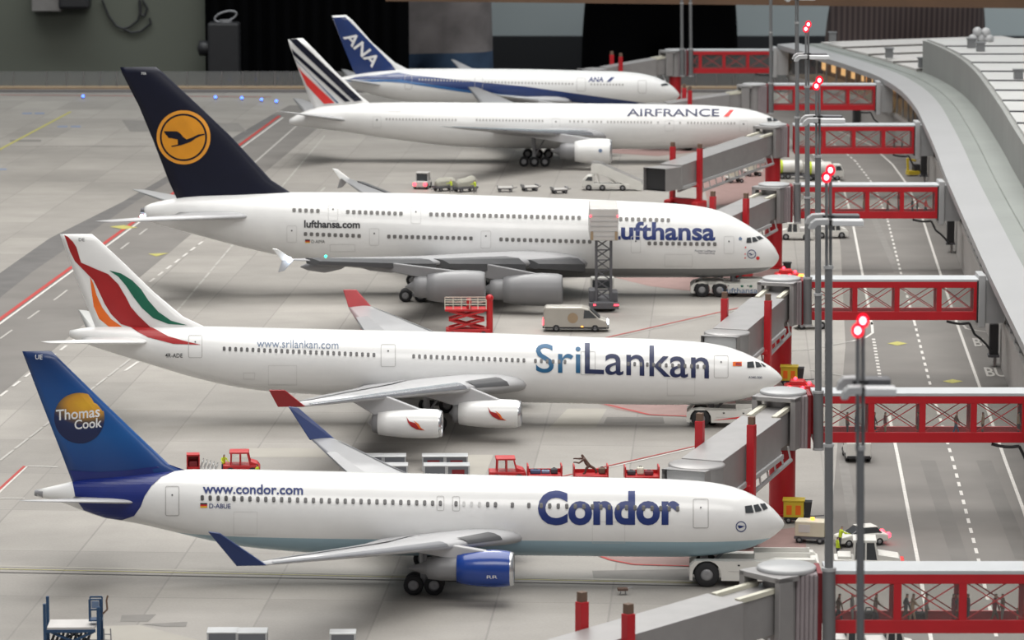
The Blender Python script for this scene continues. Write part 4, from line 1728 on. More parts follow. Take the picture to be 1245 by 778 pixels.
P.fin_decal(text_box('Thomas', 67.5, 121.5, 496.0, 509.3, -0.10, 0.015), 'lettering', M['letter_white'], 0.08)
P.fin_decal(text_box('Cook', 90.5, 124, 508.8, 520.8, -0.10, 0.015), 'lettering', M['letter_white'], 0.08)
P.fin_decal(text_box('UE', 42.5, 51.5, 431.5, 437, 0), 'lettering', M['letter_white'], 0.06)
w = P.wing([(1.0, (652, 650), (452, 652)), (2.6, (634, 654), (462, 656)), (8.2, (551, 664.5), (437, 663.5)), (16, (436, 676), (362, 675)), (23.6, (324, 686.5), (290, 686.5))], M['wing_white'])
P.wing_panel(w, 4.2, 7.0, 0.0, 0.11, 'slat', M['slat_dark'])
P.wing_panel(w, 8.6, 23.0, 0.0, 0.10, 'slat', M['wing_panel'])
P.wing_panel(w, 3.2, 20.0, 0.72, 0.97, 'flap', M['wing_grey'])
P.winglet(w, [(288, 688), (324, 687), (267, 648), (253, 646)], 23.7, 24.6, M['winglet_blue'])
P.wing([(0.5, (176, 609), (92, 602)), (1.6, (164, 611), (88, 606)), (9.4, (34, 609.5), (21, 608))], M['wing_white'], 'tailplane', 0.07)
mb = MB()
q_ = P.pl(48, 599.5, 0)
mb.tube((q_[0] + 0.3, 0, q_[1]), (q_[0] - 0.35, 0, q_[1] + 0.02), 0.36, 0.22)
mb.build('tail_exhaust', M['hub_grey'], P.root)
en = P.engine(7.9, (625, 691.5), (556, 692), 1.32, M['engine_blue'], M['bare_metal'], 3.6)
ec = P.eng
bm_part(text_box('RR', 592, 605, 699, 703, 0), 'engine_marking', M['letter_white'], en[-1], lambda a, b: P.on_cowl(ec, a, b))
gx, _ = P.pl(516, 711, -4.6)
P.gear(gx, 4.6, 0.72, 2, 1.5, 4.2)
gx, _ = P.pl(858, 700, 0)
P.gear(gx, 0, 0.5, 1, 1, 2.6, 'nose_gear', 0.3)
yl = lambda x: 605.3 + 0.0232 * (x - 246)
rows = [(246, yl(246), 526, yl(526), 30)]
for x in (535.5, 554.5, 593, 602.5, 623, 643):
    rows.append((x, yl(x), x, yl(x), 1))
rows.append((658, yl(658), 824, yl(824), 17))
P.windows(rows, 4.2, 6.6, M['window_dark'])
P.windows([(564, yl(564), 583, yl(583), 3, M['panel_line'])], 3.6, 6, M['panel_line'])
for d_ in ((201, 591, 218, 627), (842.5, 606.5, 861.5, 642)):
    P.door(*d_, t=0.8)
for x in (535.5, 554.5):
    P.door(x - 4.6, yl(x) - 9, x + 4.6, yl(x) + 9, 'door_line', False)
P.hatch(284, 622, 313, 650)
P.hatch(720, 634, 760, 660)
P.cockpit([[(905.6, 615.5), (914, 614.5), (916.6, 623.4), (906.6, 624)], [(916, 614.4), (922, 613.3), (926.5, 621), (918.5, 622.8)], [(924, 613), (930, 612.7), (933.8, 618.6), (928.2, 620.6)]])
P.text('Condor', 654, 826, 596.5, 638.5, 0.0, 'title_blue', 0.035, name='airline_title', eps=0.035)
P.text('www.condor.com', 246.5, 368.5, 589, 601, 0.012, 'title_blue', 0.022)
P.text('D-ABUE', 254.5, 280.5, 612.3, 618, 0.01, 'title_blue', 0.01)
flag(P, 243.5, 611.5, 252, 617.2, ('flag_black', 'flag_red', 'flag_gold'))
P.decal(ring_bm(901, 640, 5.4, 6.5, 24), 'crane_roundel', M['title_blue'], 0.04)
P.poly(crane(901, 640, 5), 'crane_mark', 'title_blue', 0.04, 20, 20)

# ---- second airliner: white, four engines, red-green swirl tail
P = Plane('white four-engine airliner with red, orange and green swirling bird on its tail', (86, 508), (950, 517),
          [(85, 401.5, 410), (110, 397.5, 420), (131, 396.5, 427), (177, 396.5, 441), (223, 396.5, 455), (262, 397, 465), (300, 398, 472), (330, 398.8, 475.5), (420, 401, 481), (514, 403, 485.5), (600, 405.5, 488), (682, 408.5, 489.5), (722, 410.3, 490.5), (783, 412, 491.5), (844, 415.5, 491.5), (868, 418.5, 490.5), (890, 423.5, 488), (920, 436, 480), (936, 445, 472.5), (945, 452, 466.5), (949.5, 457, 463), (951, 459.5, 461)],
          0.98, M['white_paint'])
P.fin([((262, 410), (128, 415)), ((250, 397.5), (116, 397.5)), ((223, 385), (111, 385)), ((186.5, 354.5), (99, 354.5)), ((150, 319), (85.5, 319)), ((121, 292), (75.5, 292)), ((112, 284.5), (73, 284.5))], 0.5, M['white_paint'])
Z = lambda pts: zc(40, 260, 0.3052, pts)
P.fin_decal(poly_bm([Z([(122, 85), (138, 93), (158, 112), (172, 134), (158, 126), (150, 128), (160, 165), (190, 195), (250, 220), (300, 240), (340, 280), (370, 330), (390, 370), (420, 405), (470, 452), (390, 452), (350, 440), (310, 400), (285, 360), (262, 310), (240, 265), (200, 225), (165, 190), (145, 150), (130, 105)])]), 'red_swirl', M['peacock_red'])
P.fin_decal(poly_bm([Z([(226, 252), (240, 280), (252, 325), (275, 375), (310, 420), (368, 460), (300, 450), (262, 420), (240, 370), (232, 310)])]), 'orange_swirl', M['peacock_orange'])
P.fin_decal(poly_bm([Z([(303, 225), (350, 237), (395, 265), (430, 300), (460, 345), (500, 390), (550, 425), (616, 444), (540, 438), (480, 415), (435, 375), (400, 330), (370, 285), (340, 250)])]), 'green_swirl', M['peacock_green'])
P.poly(Z([(386, 449), (468, 449), (540, 488), (600, 505), (670, 522), (560, 518), (460, 492), (420, 472)]), 'red_swirl', 'peacock_red')
P.fin_decal(text_box('DE', 95.5, 102.6, 289.6, 293.4, 0), 'lettering', M['letter_black'], 0.05)
w = P.wing([(1.2, (650, 466), (440, 468)), (2.9, (640, 468), (438, 470)), (9.3, (575, 472.5), (432, 473)), (19.2, (472, 482.5), (386, 482)), (28.6, (372, 493.5), (338, 494))], M['wing_white'])
P.wing_panel(w, 5.0, 9.0, 0.0, 0.09, 'slat', M['slat_dark'])
P.wing_panel(w, 10, 28.0, 0.0, 0.10, 'slat', M['bare_metal'])
P.wing_panel(w, 3.5, 24.0, 0.70, 0.97, 'flap', M['wing_grey'])
P.winglet(w, [(338, 494.5), (371, 494), (346, 474), (327, 474)], 28.8, 29.8, M['winglet_red'])
P.wing([(0.8, (186, 413), (100, 410)), (2.0, (175, 417), (98, 413)), (9.7, (62, 417), (49, 415))], M['white_paint'], 'tailplane', 0.08)
for y, f_, r_, lx in ((19.2, (538, 515), (460, 513), 504), (9.3, (634, 503), (558, 501.5), 603)):
    en = P.engine(y, f_, r_, 1.25, M['white_paint'], M['bare_metal'], 0.9)
    ec = P.eng
    cy = f_[1] + 1
    for pts, mm in (([(-10, -9), (-6, -4), (1, -2), (5, 3), (12, 7), (3, 6), (-4, 2), (-8, -3)], 'peacock_red'), ([(-1, -5), (5, -1), (8, 4), (13, 7), (6, 5), (3, 0)], 'peacock_orange')):
        bm_part(slice_bm(poly_bm([[(lx + a, cy + b) for a, b in pts]]), 4, 3), 'bird_mark', M[mm], en[-1], lambda a, b: P.on_cowl(ec, a, b))
gx, _ = P.pl(520, 512, -5.3)
P.gear(gx, 5.3, 0.72, 2, 1.9, 4.2)
gx, _ = P.pl(866, 512, 0)
P.gear(gx, 0, 0.5, 1, 1, 2.8, 'nose_gear', 0.3)
P.windows([(272.6, 424, 454.7, 431.6, 27), (503, 433.3, 637, 438.2, 20), (651, 438.8, 687, 440, 6), (764, 442.4, 856, 446, 13)], 3.5, 5.2, M['window_dark'])
for d_ in ((229, 407.5, 246, 435), (463, 418.5, 481, 446), (868, 432, 885.5, 459.5), (706, 427, 724, 456)):
    P.door(*d_)
P.hatch(326, 444, 361, 468)
P.hatch(296, 453, 310, 461)
P.hatch(811, 460, 845, 481)
P.cockpit([[(908.5, 440.5), (916, 439.7), (917.4, 447), (908.5, 447.3)], [(918.2, 440), (923, 441), (926.5, 446), (919.4, 447)], [(924.5, 441.2), (928, 443), (931.5, 445.8), (928.2, 446)]])
P.text('Sri', 651.5, 706, 418.5, 453.5, 0.02, 'teal_blue', 0.004, name='airline_title')
P.text('Lankan', 711, 862, 420, 457.5, 0.04, 'title_navy', 0.006, name='airline_title')
P.text('www.srilankan.com', 312.5, 411.5, 413.6, 423.2, 0.022, 'grey_blue', -0.004)
P.text('4R-ADE', 201, 222, 429.5, 434.5, 0.02, 'letter_black', 0.006)
P.text('A340-300', 910, 926.5, 457.5, 460.2, 0.02, 'title_navy', 0.008)
flag(P, 891, 440, 902, 445.2, ('peacock_orange', 'peacock_orange'))
P.poly([(894.5, 441), (901.4, 441.3), (901.4, 444.6), (894.5, 444.3)], 'flag', 'flag_maroon', 0.055, 20, 20)

# ---- third airliner: double-decker
P = Plane('large white double-deck airliner with dark navy tail bearing an orange bird disc', (170, 355), (947, 358.8),
          [(176, 251, 264), (183, 247.5, 269.5), (200, 243.5, 275), (226, 239.5, 282), (280, 236, 296.5), (330, 234, 308.5), (380, 233.6, 318), (440, 234, 326), (520, 235.5, 333), (600, 238, 336.5), (660, 240.3, 337), (716, 242.6, 337), (773, 245, 337), (831, 248.5, 337), (855, 251.7, 337), (875, 256.5, 336.5), (896, 266, 335), (912, 275.5, 333), (932.6, 290, 328.3), (942, 301, 322.5), (946, 309, 317), (947, 311.5, 314.5)],
          0.86, M['white_paint'])
P.hull.data.materials[0] = band_mat('white_over_grey_paint', (0.80, 0.80, 0.79), (0.23, 0.23, 0.23), P.surf(800, 326.5)[2])
P.fin([((372, 246), (222, 258)), ((352, 233), (215, 241.5)), ((330, 219), (206, 222)), ((280, 165), (186, 170)), ((240, 127), (169, 129)), ((198, 88), (148.5, 89)), ((190, 81.3), (146, 81.6))], 0.6, M['navy'])
P.fin_decal(poly_bm([circle(223, 167, 33, 48)]), 'orange_disc', M['logo_orange_rim'], 0.04)
P.fin_decal(poly_bm([circle(223, 167, 28.9, 48)]), 'navy_ring', M['navy'], 0.07)
P.fin_decal(poly_bm([circle(223, 167, 26.6, 48)]), 'orange_disc', M['logo_orange'], 0.10)
P.fin_decal(poly_bm([crane(223.2, 167, 27)]), 'crane_mark', M['navy'], 0.13)
P.fin_decal(text_box('MA', 172, 178, 87.5, 91, 0), 'lettering', M['letter_white'], 0.05)
w = P.wing([(1.5, (724, 320), (520, 312)), (3.6, (712, 320), (515, 312)), (14, (594, 320), (480, 312.5)), (25, (476, 319.5), (412, 313)), (37.3, (360, 316.5), (344, 314.5))], M['wing_grey'], tratio=0.10)
for y0_, y1_, dr_ in ((4.6, 9.6, 1.0), (11, 19.5, 1.05), (21, 35.5, 0.7)):
    for sg in (-1, 1):
        mb = MB()
        rr_ = []
        for k_ in range(7):
            y_ = lerp(y0_, y1_, k_ / 6)
            x_, z_, c_ = P.wpt(y_, 0.0)
            s_ = dr_ * lerp(1.0, 0.6, k_ / 6)
            rr_.append([(x_ - 1.2 * s_, sg * y_, z_ + 0.75 * s_), (x_ + 0.2, sg * y_, z_ + 0.55 * s_), (x_ + 0.95, sg * y_, z_ - s_ * .1), (x_ + 1.0, sg * y_, z_ - s_ * 0.95), (x_ + 0.5, sg * y_, z_ - s_ * 1.1), (x_ - 0.4, sg * y_, z_ - 0.3)])
        mb.loft(rr_)
        mb.build('slat', M['slat_dark'], w[sg])
P.winglet(w, [(343, 317), (357, 316), (338, 303), (331, 302)], 37.5, 37.8, M['white_paint'])
P.winglet(w, [(343, 316), (357, 316.5), (346, 329), (338, 331)], 37.5, 37.8, M['wing_grey'])
for y_, u_, ln_ in ((20, 0.55, 6.5), (31, 0.5, 5.0), (9, 0.62, 8.0)):
    for sg in (-1, 1):
        x_, z_, c_ = P.wpt(y_, u_, -0.3)
        mb = MB()
        mb.smooth = True
        mb.lathe((x_ + ln_ * .4, sg * y_, z_ - 0.2), (-1, 0, -0.05), [(0, 0.05), (ln_ * .15, 0.45), (ln_ * .5, 0.75), (ln_ * .85, 0.4), (ln_, 0.05)], 14)
        mb.build('flap_track_fairing', M['engine_grey'], w[sg])
P.wing([(1.5, (310, 262), (218, 258)), (3.0, (297, 264), (212, 261)), (15.0, (136, 270), (115, 268.5))], M['wing_white'], 'tailplane', 0.09)
for y, f_, r_ in ((25.7, (590, 349), (520, 347)), (14.9, (684, 352), (612, 350))):
    en = P.engine(y, f_, r_, 1.75, M['engine_grey'], M['engine_grey'], 2.4)
    ec = P.eng
P.ball(P.wpt(37.2, 0.5, 0)[:1] + (-38.05, P.wpt(37.2, 0.5, 0)[1] + 0.1), 0.28, 'white_lamp', 'navigation_light', w[-1])
q_ = P.pl(396, 311.5, -32.3)
P.ball((q_[0], -32.3, q_[1]), 0.13, 'green_lamp', 'navigation_light', w[-1])
q_ = P.pl(172.5, 263, -0.3)
P.ball((q_[0], -0.3, q_[1]), 0.22, 'white_lamp', 'tail_light')
mb = MB()
q_ = P.pl(177, 257, 0)
mb.tube((q_[0] + 0.4, 0, q_[1]), (q_[0] - 0.55, 0, q_[1] + 0.1), 0.42, 0.3)
mb.build('tail_exhaust', M['dark_grey_metal'], P.root)
gx, _ = P.pl(512, 357, -6.3)
P.gear(gx, 6.3, 0.72, 3, 1.7, 4.5)
gx, _ = P.pl(600, 358, -2.8)
P.gear(gx, 2.8, 0.72, 3, 1.7, 4.0)
gx, _ = P.pl(892, 356, 0)
P.gear(gx, 0, 0.65, 1, 1, 3.0, 'nose_gear', 0.4)
P.windows([(524, 260.7, 704, 264.9, 26), (609.2, 291, 717, 293.8, 16), (754.7, 266.4, 812.6, 267.8, 9), (789.4, 295.8, 869, 296.8, 12), (472.8, 287.5, 572.6, 289.8, 15), (423, 257.6, 487.5, 259.8, 10), (371.5, 284.4, 436.6, 286.8, 10), (357.6, 255.5, 386.5, 256.5, 5)], 4.4, 4.8, M['window_mid'])
for d_ in ((399, 248.5, 411, 268.5), (499.5, 251.5, 512, 272), (348.5, 274, 361, 295), (449, 277.5, 461, 298.5), (584.5, 280.5, 597, 302), (767, 287, 779, 307.5), (880, 287, 892.5, 308.5)):
    P.door(*d_, m='panel_line')
P.hatch(401, 297, 432, 306)
P.hatch(808, 309, 842, 324)
P.cockpit([[(908, 289.4), (913, 288.8), (913.9, 295.2), (907.4, 295.4)], [(914.3, 288.8), (918, 288.5), (921.8, 293.2), (915.2, 294.8)], [(919, 288), (923.6, 287.2), (928.5, 290), (923, 292.2)]])
P.text('Lufthansa', 738.5, 869.5, 269.8, 292.2, 0.012, 'title_blue', 0.03, name='airline_title', eps=0.03)
P.text('lufthansa.com', 369.8, 437.7, 268, 277.2, 0.012, 'letter_black', 0.032)
P.text('D-AIMA', 378.8, 395, 291.6, 295.4, 0.01, 'letter_black', 0.0)
P.text('Partner: Lufthansa', 845, 869.5, 303.6, 306.0, 0.01, 'title_navy', 0.0)
P.text('Technologiestiftung', 848.5, 869, 306.6, 309.2, 0.01, 'title_navy', 0.0)
flag(P, 371, 291, 377, 295.2, ('flag_black', 'flag_red', 'flag_gold'))
P.decal(ring_bm(913.8, 308.8, 4.5, 5.4, 24), 'crane_roundel', M['title_blue'], 0.05)
P.poly(crane(913.8, 308.8, 4.2), 'crane_mark', 'title_blue', 0.05, 20, 20)
for x_, y_, r_ in ((906.5, 300.8, 1.0), (906, 308.8, 0.9), (906, 313.5, 0.9), (921.4, 313.7, 2.2)):
    P.poly(circle(x_, y_, r_, 10), 'nose_marking', 'stripe_red', 0.05, 20, 20)
P.poly([(898, 290), (900, 287.6), (902.3, 290), (902, 292), (898.4, 292)], 'nose_marking', 'grey_blue', 0.05, 20, 20)

# ---- fourth airliner: striped tail
P = Plane('white twin-engine airliner with navy and red slanted stripes on its tail', (352, 195.5), (957, 199),
          [(352, 145, 151), (366, 137, 154), (390, 129.5, 156.5), (423, 126.3, 160.5), (448.5, 125, 165), (474, 124.4, 168.6), (533, 124.3, 176), (564, 124.6, 178.5), (640, 125, 180.5), (746, 126, 181), (814, 127, 180.5), (850, 127.5, 179), (875, 129, 177), (905, 132, 171.5), (920, 135.3, 168), (936, 141.3, 162.8), (948, 147.5, 158.5), (955, 151.8, 155.6), (957, 153.2, 154.4)],
          0.99, M['white_paint'])
P.fin([((462, 136), (388, 144)), ((449, 124.8), (382, 131)), ((439, 117), (377, 122)), ((408, 87), (364, 88)), ((380, 58), (352.5, 57)), ((368, 46.3), (350, 48))], 0.5, M['white_paint'])
Z = lambda pts: zc(320, 0, 0.257, pts)
P.fin_decal(poly_bm([Z([(122, 187), (160, 184), (470, 476), (432, 479)])]), 'navy_stripe', M['navy'], 0.2)
P.fin_decal(poly_bm([Z([(135, 230), (150, 246), (413, 479), (388, 481), (140, 258)])]), 'navy_stripe', M['navy'], 0.2)
P.fin_decal(poly_bm([Z([(150, 280), (156, 290), (358, 486), (348, 487)])]), 'navy_stripe', M['grey_blue'], 0.2)
P.fin_decal(poly_bm([Z([(164, 318), (182, 340), (338, 487), (288, 491), (206, 405)])]), 'red_stripe', M['stripe_red'], 0.2)
w = P.wing([(1.2, (750, 163), (590, 163)), (3.0, (738, 166), (600, 162.5)), (10, (680, 163), (595, 160.5)), (20, (612, 158.5), (562, 157.5)), (31.5, (547, 154.5), (533, 153.3))], M['wing_grey'])
P.wing_panel(w, 5.0, 31.0, 0.0, 0.07, 'slat', M['bare_metal'])
P.wing([(0.9, (430, 145), (372, 139)), (2.0, (420, 146), (365, 140)), (10.6, (348, 136.3), (336, 135))], M['wing_white'], 'tailplane', 0.08)
en = P.engine(9.7, (744, 184), (699, 183.5), 1.85, M['white_paint'], M['bare_metal'], 3.6)
ec = P.eng
bm_part(poly_bm([circle(730, 183, 2.4, 12)]), 'engine_marking', M['grey_blue'], en[-1], lambda a, b: P.on_cowl(ec, a, b))
gx, _ = P.pl(650, 199, -5.5)
P.gear(gx, 5.5, 0.72, 3, 1.55, 4.2)
gx, _ = P.pl(900, 196, 0)
P.gear(gx, 0, 0.55, 1, 1, 3.0, 'nose_gear', 0.35)
P.windows([(470, 144.8, 554, 145.9, 22), (579.6, 145.9, 659.5, 147, 21), (693, 147.6, 708, 147.9, 4), (716, 148, 731, 148.2, 4), (739, 148.3, 791.7, 148.8, 14), (800, 149, 827, 149.3, 2), (836.5, 149.3, 893, 149.8, 15)], 2.1, 2.9, M['window_grey'])
for d_ in ((453, 141.5, 463.5, 155.5), (671, 143.8, 681, 157.5), (808, 146, 819.5, 159.5), (899, 146.8, 909, 160)):
    P.door(*d_, m='panel_line', t=0.45)
P.cockpit([[(932.5, 143.6), (938, 143.2), (939, 147.6), (933, 147.6)], [(939.5, 143.6), (943.5, 144.8), (946.3, 147.4), (940, 147.8)]])
P.text('AIRFRANCE', 762, 874.7, 132.3, 141.6, 0.004, 'title_navy', 0.024, name='airline_title')
P.poly([(879.6, 141.8), (885.6, 141.8), (892.4, 133.8), (887, 133.8)], 'red_slash', 'stripe_red', 0.04, 20, 3)
P.text('F-GSQX', 469, 488, 133.5, 136.5, 0.0, 'panel_line', 0.0)

# ---- fifth airliner, farthest
P = Plane('white airliner with blue tail and blue side stripe, farthest from the camera', (412, 148.5), (826, 145.5),
          [(411, 95, 102), (424, 92, 106), (440, 89, 111), (460, 86, 117), (484, 84.2, 122), (510, 83.4, 125.5), (577, 83.4, 128), (640, 84, 129), (722, 86, 129.5), (752, 86.8, 129.5), (775, 88.6, 129), (795, 93, 127.8), (808, 98.5, 126), (818, 105, 122.8), (824, 111.5, 119.5), (826.3, 115, 116.5)],
          0.98, M['white_paint'])
P.fin([((505, 92), (438, 103)), ((495, 83.7), (434, 93.5)), ((480, 76), (428, 82)), ((453, 52), (417, 55)), ((429, 25), (405.5, 25)), ((421, 18.3), (403.5, 19))], 0.5, M['white_paint'])
P.fin_decal(poly_bm([[(404.6, 21.5), (420, 20.5), (476, 78), (484, 89), (434.2, 93.5), (428, 82), (417, 55)]]), 'blue_tail_panel', M['ana_blue'], 0.16)
bm = text_bm('ANA', 0.02, 0.1)
xs = [v.co.x for v in bm.verts]; ys = [v.co.y for v in bm.verts]
ax, bx, ay, by = min(xs), max(xs), min(ys), max(ys)
for v in bm.verts:
    u_, t_ = (v.co.x - ax) / (bx - ax), (v.co.y - ay) / (by - ay)
    v.co = (lerp(416.5, 452.5, u_) + 10.5 * t_, lerp(45.5, 82.5, u_) - 10.0 * t_, 0)
P.fin_decal(bm, 'lettering', M['letter_white'], 0.24)
P.poly([(423, 96.5), (433, 93.5), (460, 91), (484, 88.3), (500, 91), (569, 98.5), (640, 105.3), (694.6, 113), (752.6, 121), (790, 126), (760, 129), (700, 124.5), (640, 117.5), (603, 113.5), (567, 109.5), (500, 99), (487, 96.4)], 'blue_stripe', 'ana_blue', 0.03)
P.poly([(421, 97.5), (487, 96.6), (500, 99), (567, 109.5), (603, 113.5), (640, 117.5), (640, 120), (600, 116.5), (560, 111.5), (495, 101.5), (470, 99.4), (424, 99)], 'light_blue_stripe', 'ana_light_blue', 0.045)
w = P.wing([(1.2, (700, 120), (600, 121)), (2.9, (692, 124), (605, 122)), (10, (655, 122), (597, 120)), (20, (610, 116.5), (582, 115.5)), (29.5, (581, 109.5), (575, 108.5))], M['wing_white'])
P.wing([(0.8, (470, 102), (428, 97)), (2.0, (463, 103.5), (424, 98)), (9.8, (428, 97.5), (419, 96))], M['wing_white'], 'tailplane', 0.09)
en = P.engine(9.8, (697, 138), (660, 137.5), 1.6, M['white_paint'], M['bare_metal'], 3.0)
gx, _ = P.pl(615, 148, -4.9)
P.gear(gx, 4.9, 0.72, 2, 1.5, 4.0)
gx, _ = P.pl(790, 147, 0)
P.gear(gx, 0, 0.5, 1, 1, 2.6, 'nose_gear', 0.3)
P.windows([(510, 97, 570, 98.6, 17), (590, 99.9, 696, 102.2, 27), (719, 102.6, 757, 103, 11)], 2.0, 2.6, M['window_grey'])
for d_ in ((492, 91.5, 501, 108.5), (577, 93, 587, 108.5), (701, 94.5, 712, 111), (775.5, 97.5, 786, 113.5)):
    P.door(*d_, dot=False, t=0.45)
P.cockpit([[(803, 102.4), (810.4, 101.2), (813.4, 103.6), (804.4, 104.8)]])
P.text('ANA', 715, 733.5, 93.6, 99.6, 0.0, 'title_blue', 0.03, 0.2, name='airline_title')
P.poly([(737, 99.6), (743, 94), (747.5, 94), (741.6, 99.6)], 'blue_slash', 'title_blue', 0.04, 20, 3)

# ------------------------------------------------------------------ vehicles and equipment
def wheels(t, xs, half, r, w=0.32, hub='hub_grey', ys=(-1, 1)):
    for x in xs:
        for sy in ys:
            y = sy * half
            mb = MB()
            mb.lathe((x, y - w / 2, r), (0, 1, 0), [(0, r * .5), (0, r * .88), (w * .2, r), (w * .8, r), (w, r * .88), (w, r * .5)], 20)
            wo = mb.build('wheel', M['tyre_black'], t)
            mb = MB()
            mb.lathe((x, y - w / 2 - 0.02, r), (0, 1, 0), [(0.05, .02), (0, r * .25), (.05, r * .52), (w, r * .52), (w + .04, r * .25), (w, .02)], 16)
            mb.build('hub', M[hub], wo)


def part(t, name, m, fn, bevel=0.0):
    mb = MB()
    fn(mb)
    return mb.build(name, M[m], t, bevel)


def aircraft_tug(px, py, rz, L, H, r, axles, label, stripe=None, text=None, gearx=-3.0, first=None):
    t = thing('aircraft_tug', label, 'aircraft tug', at(px, py), rz, 'low white aircraft tugs')
    wd = 3.6
    f = first if first is not None else -L / 2 + 1.25
    ax = [f + k * (2 * r + 0.35) for k in range(axles)]
    a1 = L / 2 - 1.6
    for sy in (-1, 1):
        y0, y1 = sorted((sy * wd / 2, sy * (wd / 2 - 0.9)))
        # side pod with wheel arch
        pts = [(-L / 2, 0.55), (-L / 2, H * .80), (-L / 2 + .35, H), (L * .1, H), (L * .16, H * 1.08), (L / 2 - .3, H * 1.08), (L / 2, H * .9), (L / 2, 0.45)]
        for x in ax[::-1]:
            R = r * 1.14
            arch = [(x + R * math.cos(a), r + R * math.sin(a)) for a in [math.pi * i / 10 for i in range(11)]]
            pts += [(x + R, .5)] + [p for p in arch if p[1] > .5] + [(x - R, .5)]
        pts = [p for i, p in enumerate(pts) if i == 0 or p != pts[i - 1]]
        mb = MB()
        mb.prism(pts, y0, y1)
        sp = mb.build('side_pod', M['vehicle_white'], t)
        mb = MB()
        for k in range(3):
            mb.box((-L * .1 + k * L * .22, sy * (wd / 2 + .01), H * .62), (L * .2, .03, .05))
        mb.build('panel_seam', M['box_grey'], sp)
        for k in range(3):
            mb = MB()
            mb.box((-L * .12 + k * L * .2, sy * (wd / 2 + .02), H * .85), (.16, .05, .1))
            mb.build('side_marker', M['black_plastic'], sp)
    part(t, 'deck', 'box_grey', lambda m: m.box(((gearx + 1.3 + L / 2) / 2, 0, H * .55), (L / 2 - gearx - 1.3, wd - 1.8, .3)))
    part(t, 'cradle', 'dark_grey_metal', lambda m: m.box((-L / 2 + .3, 0, H * .5), (.5, wd - 1.9, .5)), .08)
    part(t, 'bumper', 'vehicle_white', lambda m: m.box((L / 2 - .3, 0, H * .62), (.7, wd - .4, H * .7)), .1)
    for sy in (-1, 1):
        part(t, 'tray', 'vehicle_white', lambda m: (m.box((L * .22, sy * .9, H * 1.12), (L * .42, .12, .5)), m.box((L * .01, sy * .9, H * 1.12), (.12, .3, .5)), m.box((L * .43, sy * .9, H * 1.12), (.12, .3, .5))))
    wheels(t, ax + [a1], wd / 2 - .25, r, .6)
    if stripe:
        part(t, 'stripe', stripe, lambda m: m.prism([(-L * .22, H * .45), (L * .2, H * .78), (L * .46, H * .80), (L * .46, H * .62), (L * .2, H * .62)], -wd / 2 - .03, -wd / 2 + .02))
    if text:
        bm = text_box(text, -L * .18, L * .42, -.5, .1, 0, .012)
        bm_part(bm, 'lettering', M['grey_blue'], t, lambda a, b: (a, -wd / 2 - .04, H * .38 - b))
        for k in range(4):
            part(t, 'side_marker', 'peacock_green', lambda m: m.box((L * (.02 + .09 * k), -wd / 2 - .02, H * .82), (.3, .05, .22)))
    return t


aircraft_tug(916, 708, math.radians(-2), 9.4, 1.95, 0.92, 1, 'low white aircraft tug under the nose of the nearest airliner', gearx=-3.4)
aircraft_tug(894, 516.6, math.radians(-3), 8.8, 1.65, 0.84, 1, 'low white aircraft tug with red wedge stripe under the swirl-tailed airliner', 'stripe_red', gearx=-2.0)
aircraft_tug(899, 358.8, math.radians(-1.5), 11.0, 1.55, 0.82, 2, 'low white aircraft tug with paired wheels and side lettering under the double-deck airliner', None, 'Lufthansa LEOS', gearx=-0.6)


def cab_truck(t, L, H, w, body, cabf=0.42, hood=0.3, glassm='vehicle_glass', frame=None):
    """small tractor: bonnet in front (+x), open-glazed cab behind"""
    r = .42
    x0, x1 = -L / 2, L / 2
    part(t, 'chassis', body, lambda m: m.prism([(x0, .35), (x0, H * .48), (x1 - .15, H * .46), (x1, H * .38), (x1, .35)], -w / 2, w / 2), .06)
    part(t, 'bonnet', body, lambda m: m.prism([(x1 - L * hood, H * .45), (x1 - L * hood, H * .62), (x1 - .25, H * .54), (x1 - .1, H * .45)], -w / 2 + .1, w / 2 - .1), .05)
    c1 = x1 - L * hood
    c0 = c1 - L * cabf
    cb = part(t, 'cab_glazing', glassm, lambda m: m.prism([(c0 + .1, H * .47), (c0 + .15, H * .93), (c1 - .25, H * .93), (c1 - .02, H * .47)], -w / 2 + .12, w / 2 - .12))
    fr = frame or body
    for sy in (-1, 1):
        y = sy * (w / 2 - .1)
        for a, b in (((c0 + .06, H * .47), (c0 + .1, H * .95)), ((c1, H * .47), (c1 - .24, H * .95)), (((c0 + c1) / 2, H * .47), ((c0 + c1) / 2, H * .95))):
            part(t, 'cab_pillar', fr, lambda m: m.bar((a[0], y, a[1]), (b[0], y, b[1]), .12))
    part(t, 'cab_roof', body, lambda m: m.box(((c0 + c1) / 2 - .08, 0, H * .96), (L * cabf - .05, w - .1, H * .08)), .06)
    wheels(t, (x0 + L * .2, x1 - L * .2), w / 2 - .1, r)
    return c0, c1


def red_tug(px, py, rz, label):
    t = thing('baggage_tug', label, 'baggage tug', at(px, py), rz, 'red ramp vehicles behind the nearest airliner')
    cab_truck(t, 3.1, 2.15, 1.7, 'red_plastic', .55, .26, 'pane')
    return t


red_tug(294, 578, 0.05, 'red baggage tug with open cab between two workers in yellow vests')
red_tug(617, 586, 0.05, 'red baggage tug at the head of three red baggage carts')

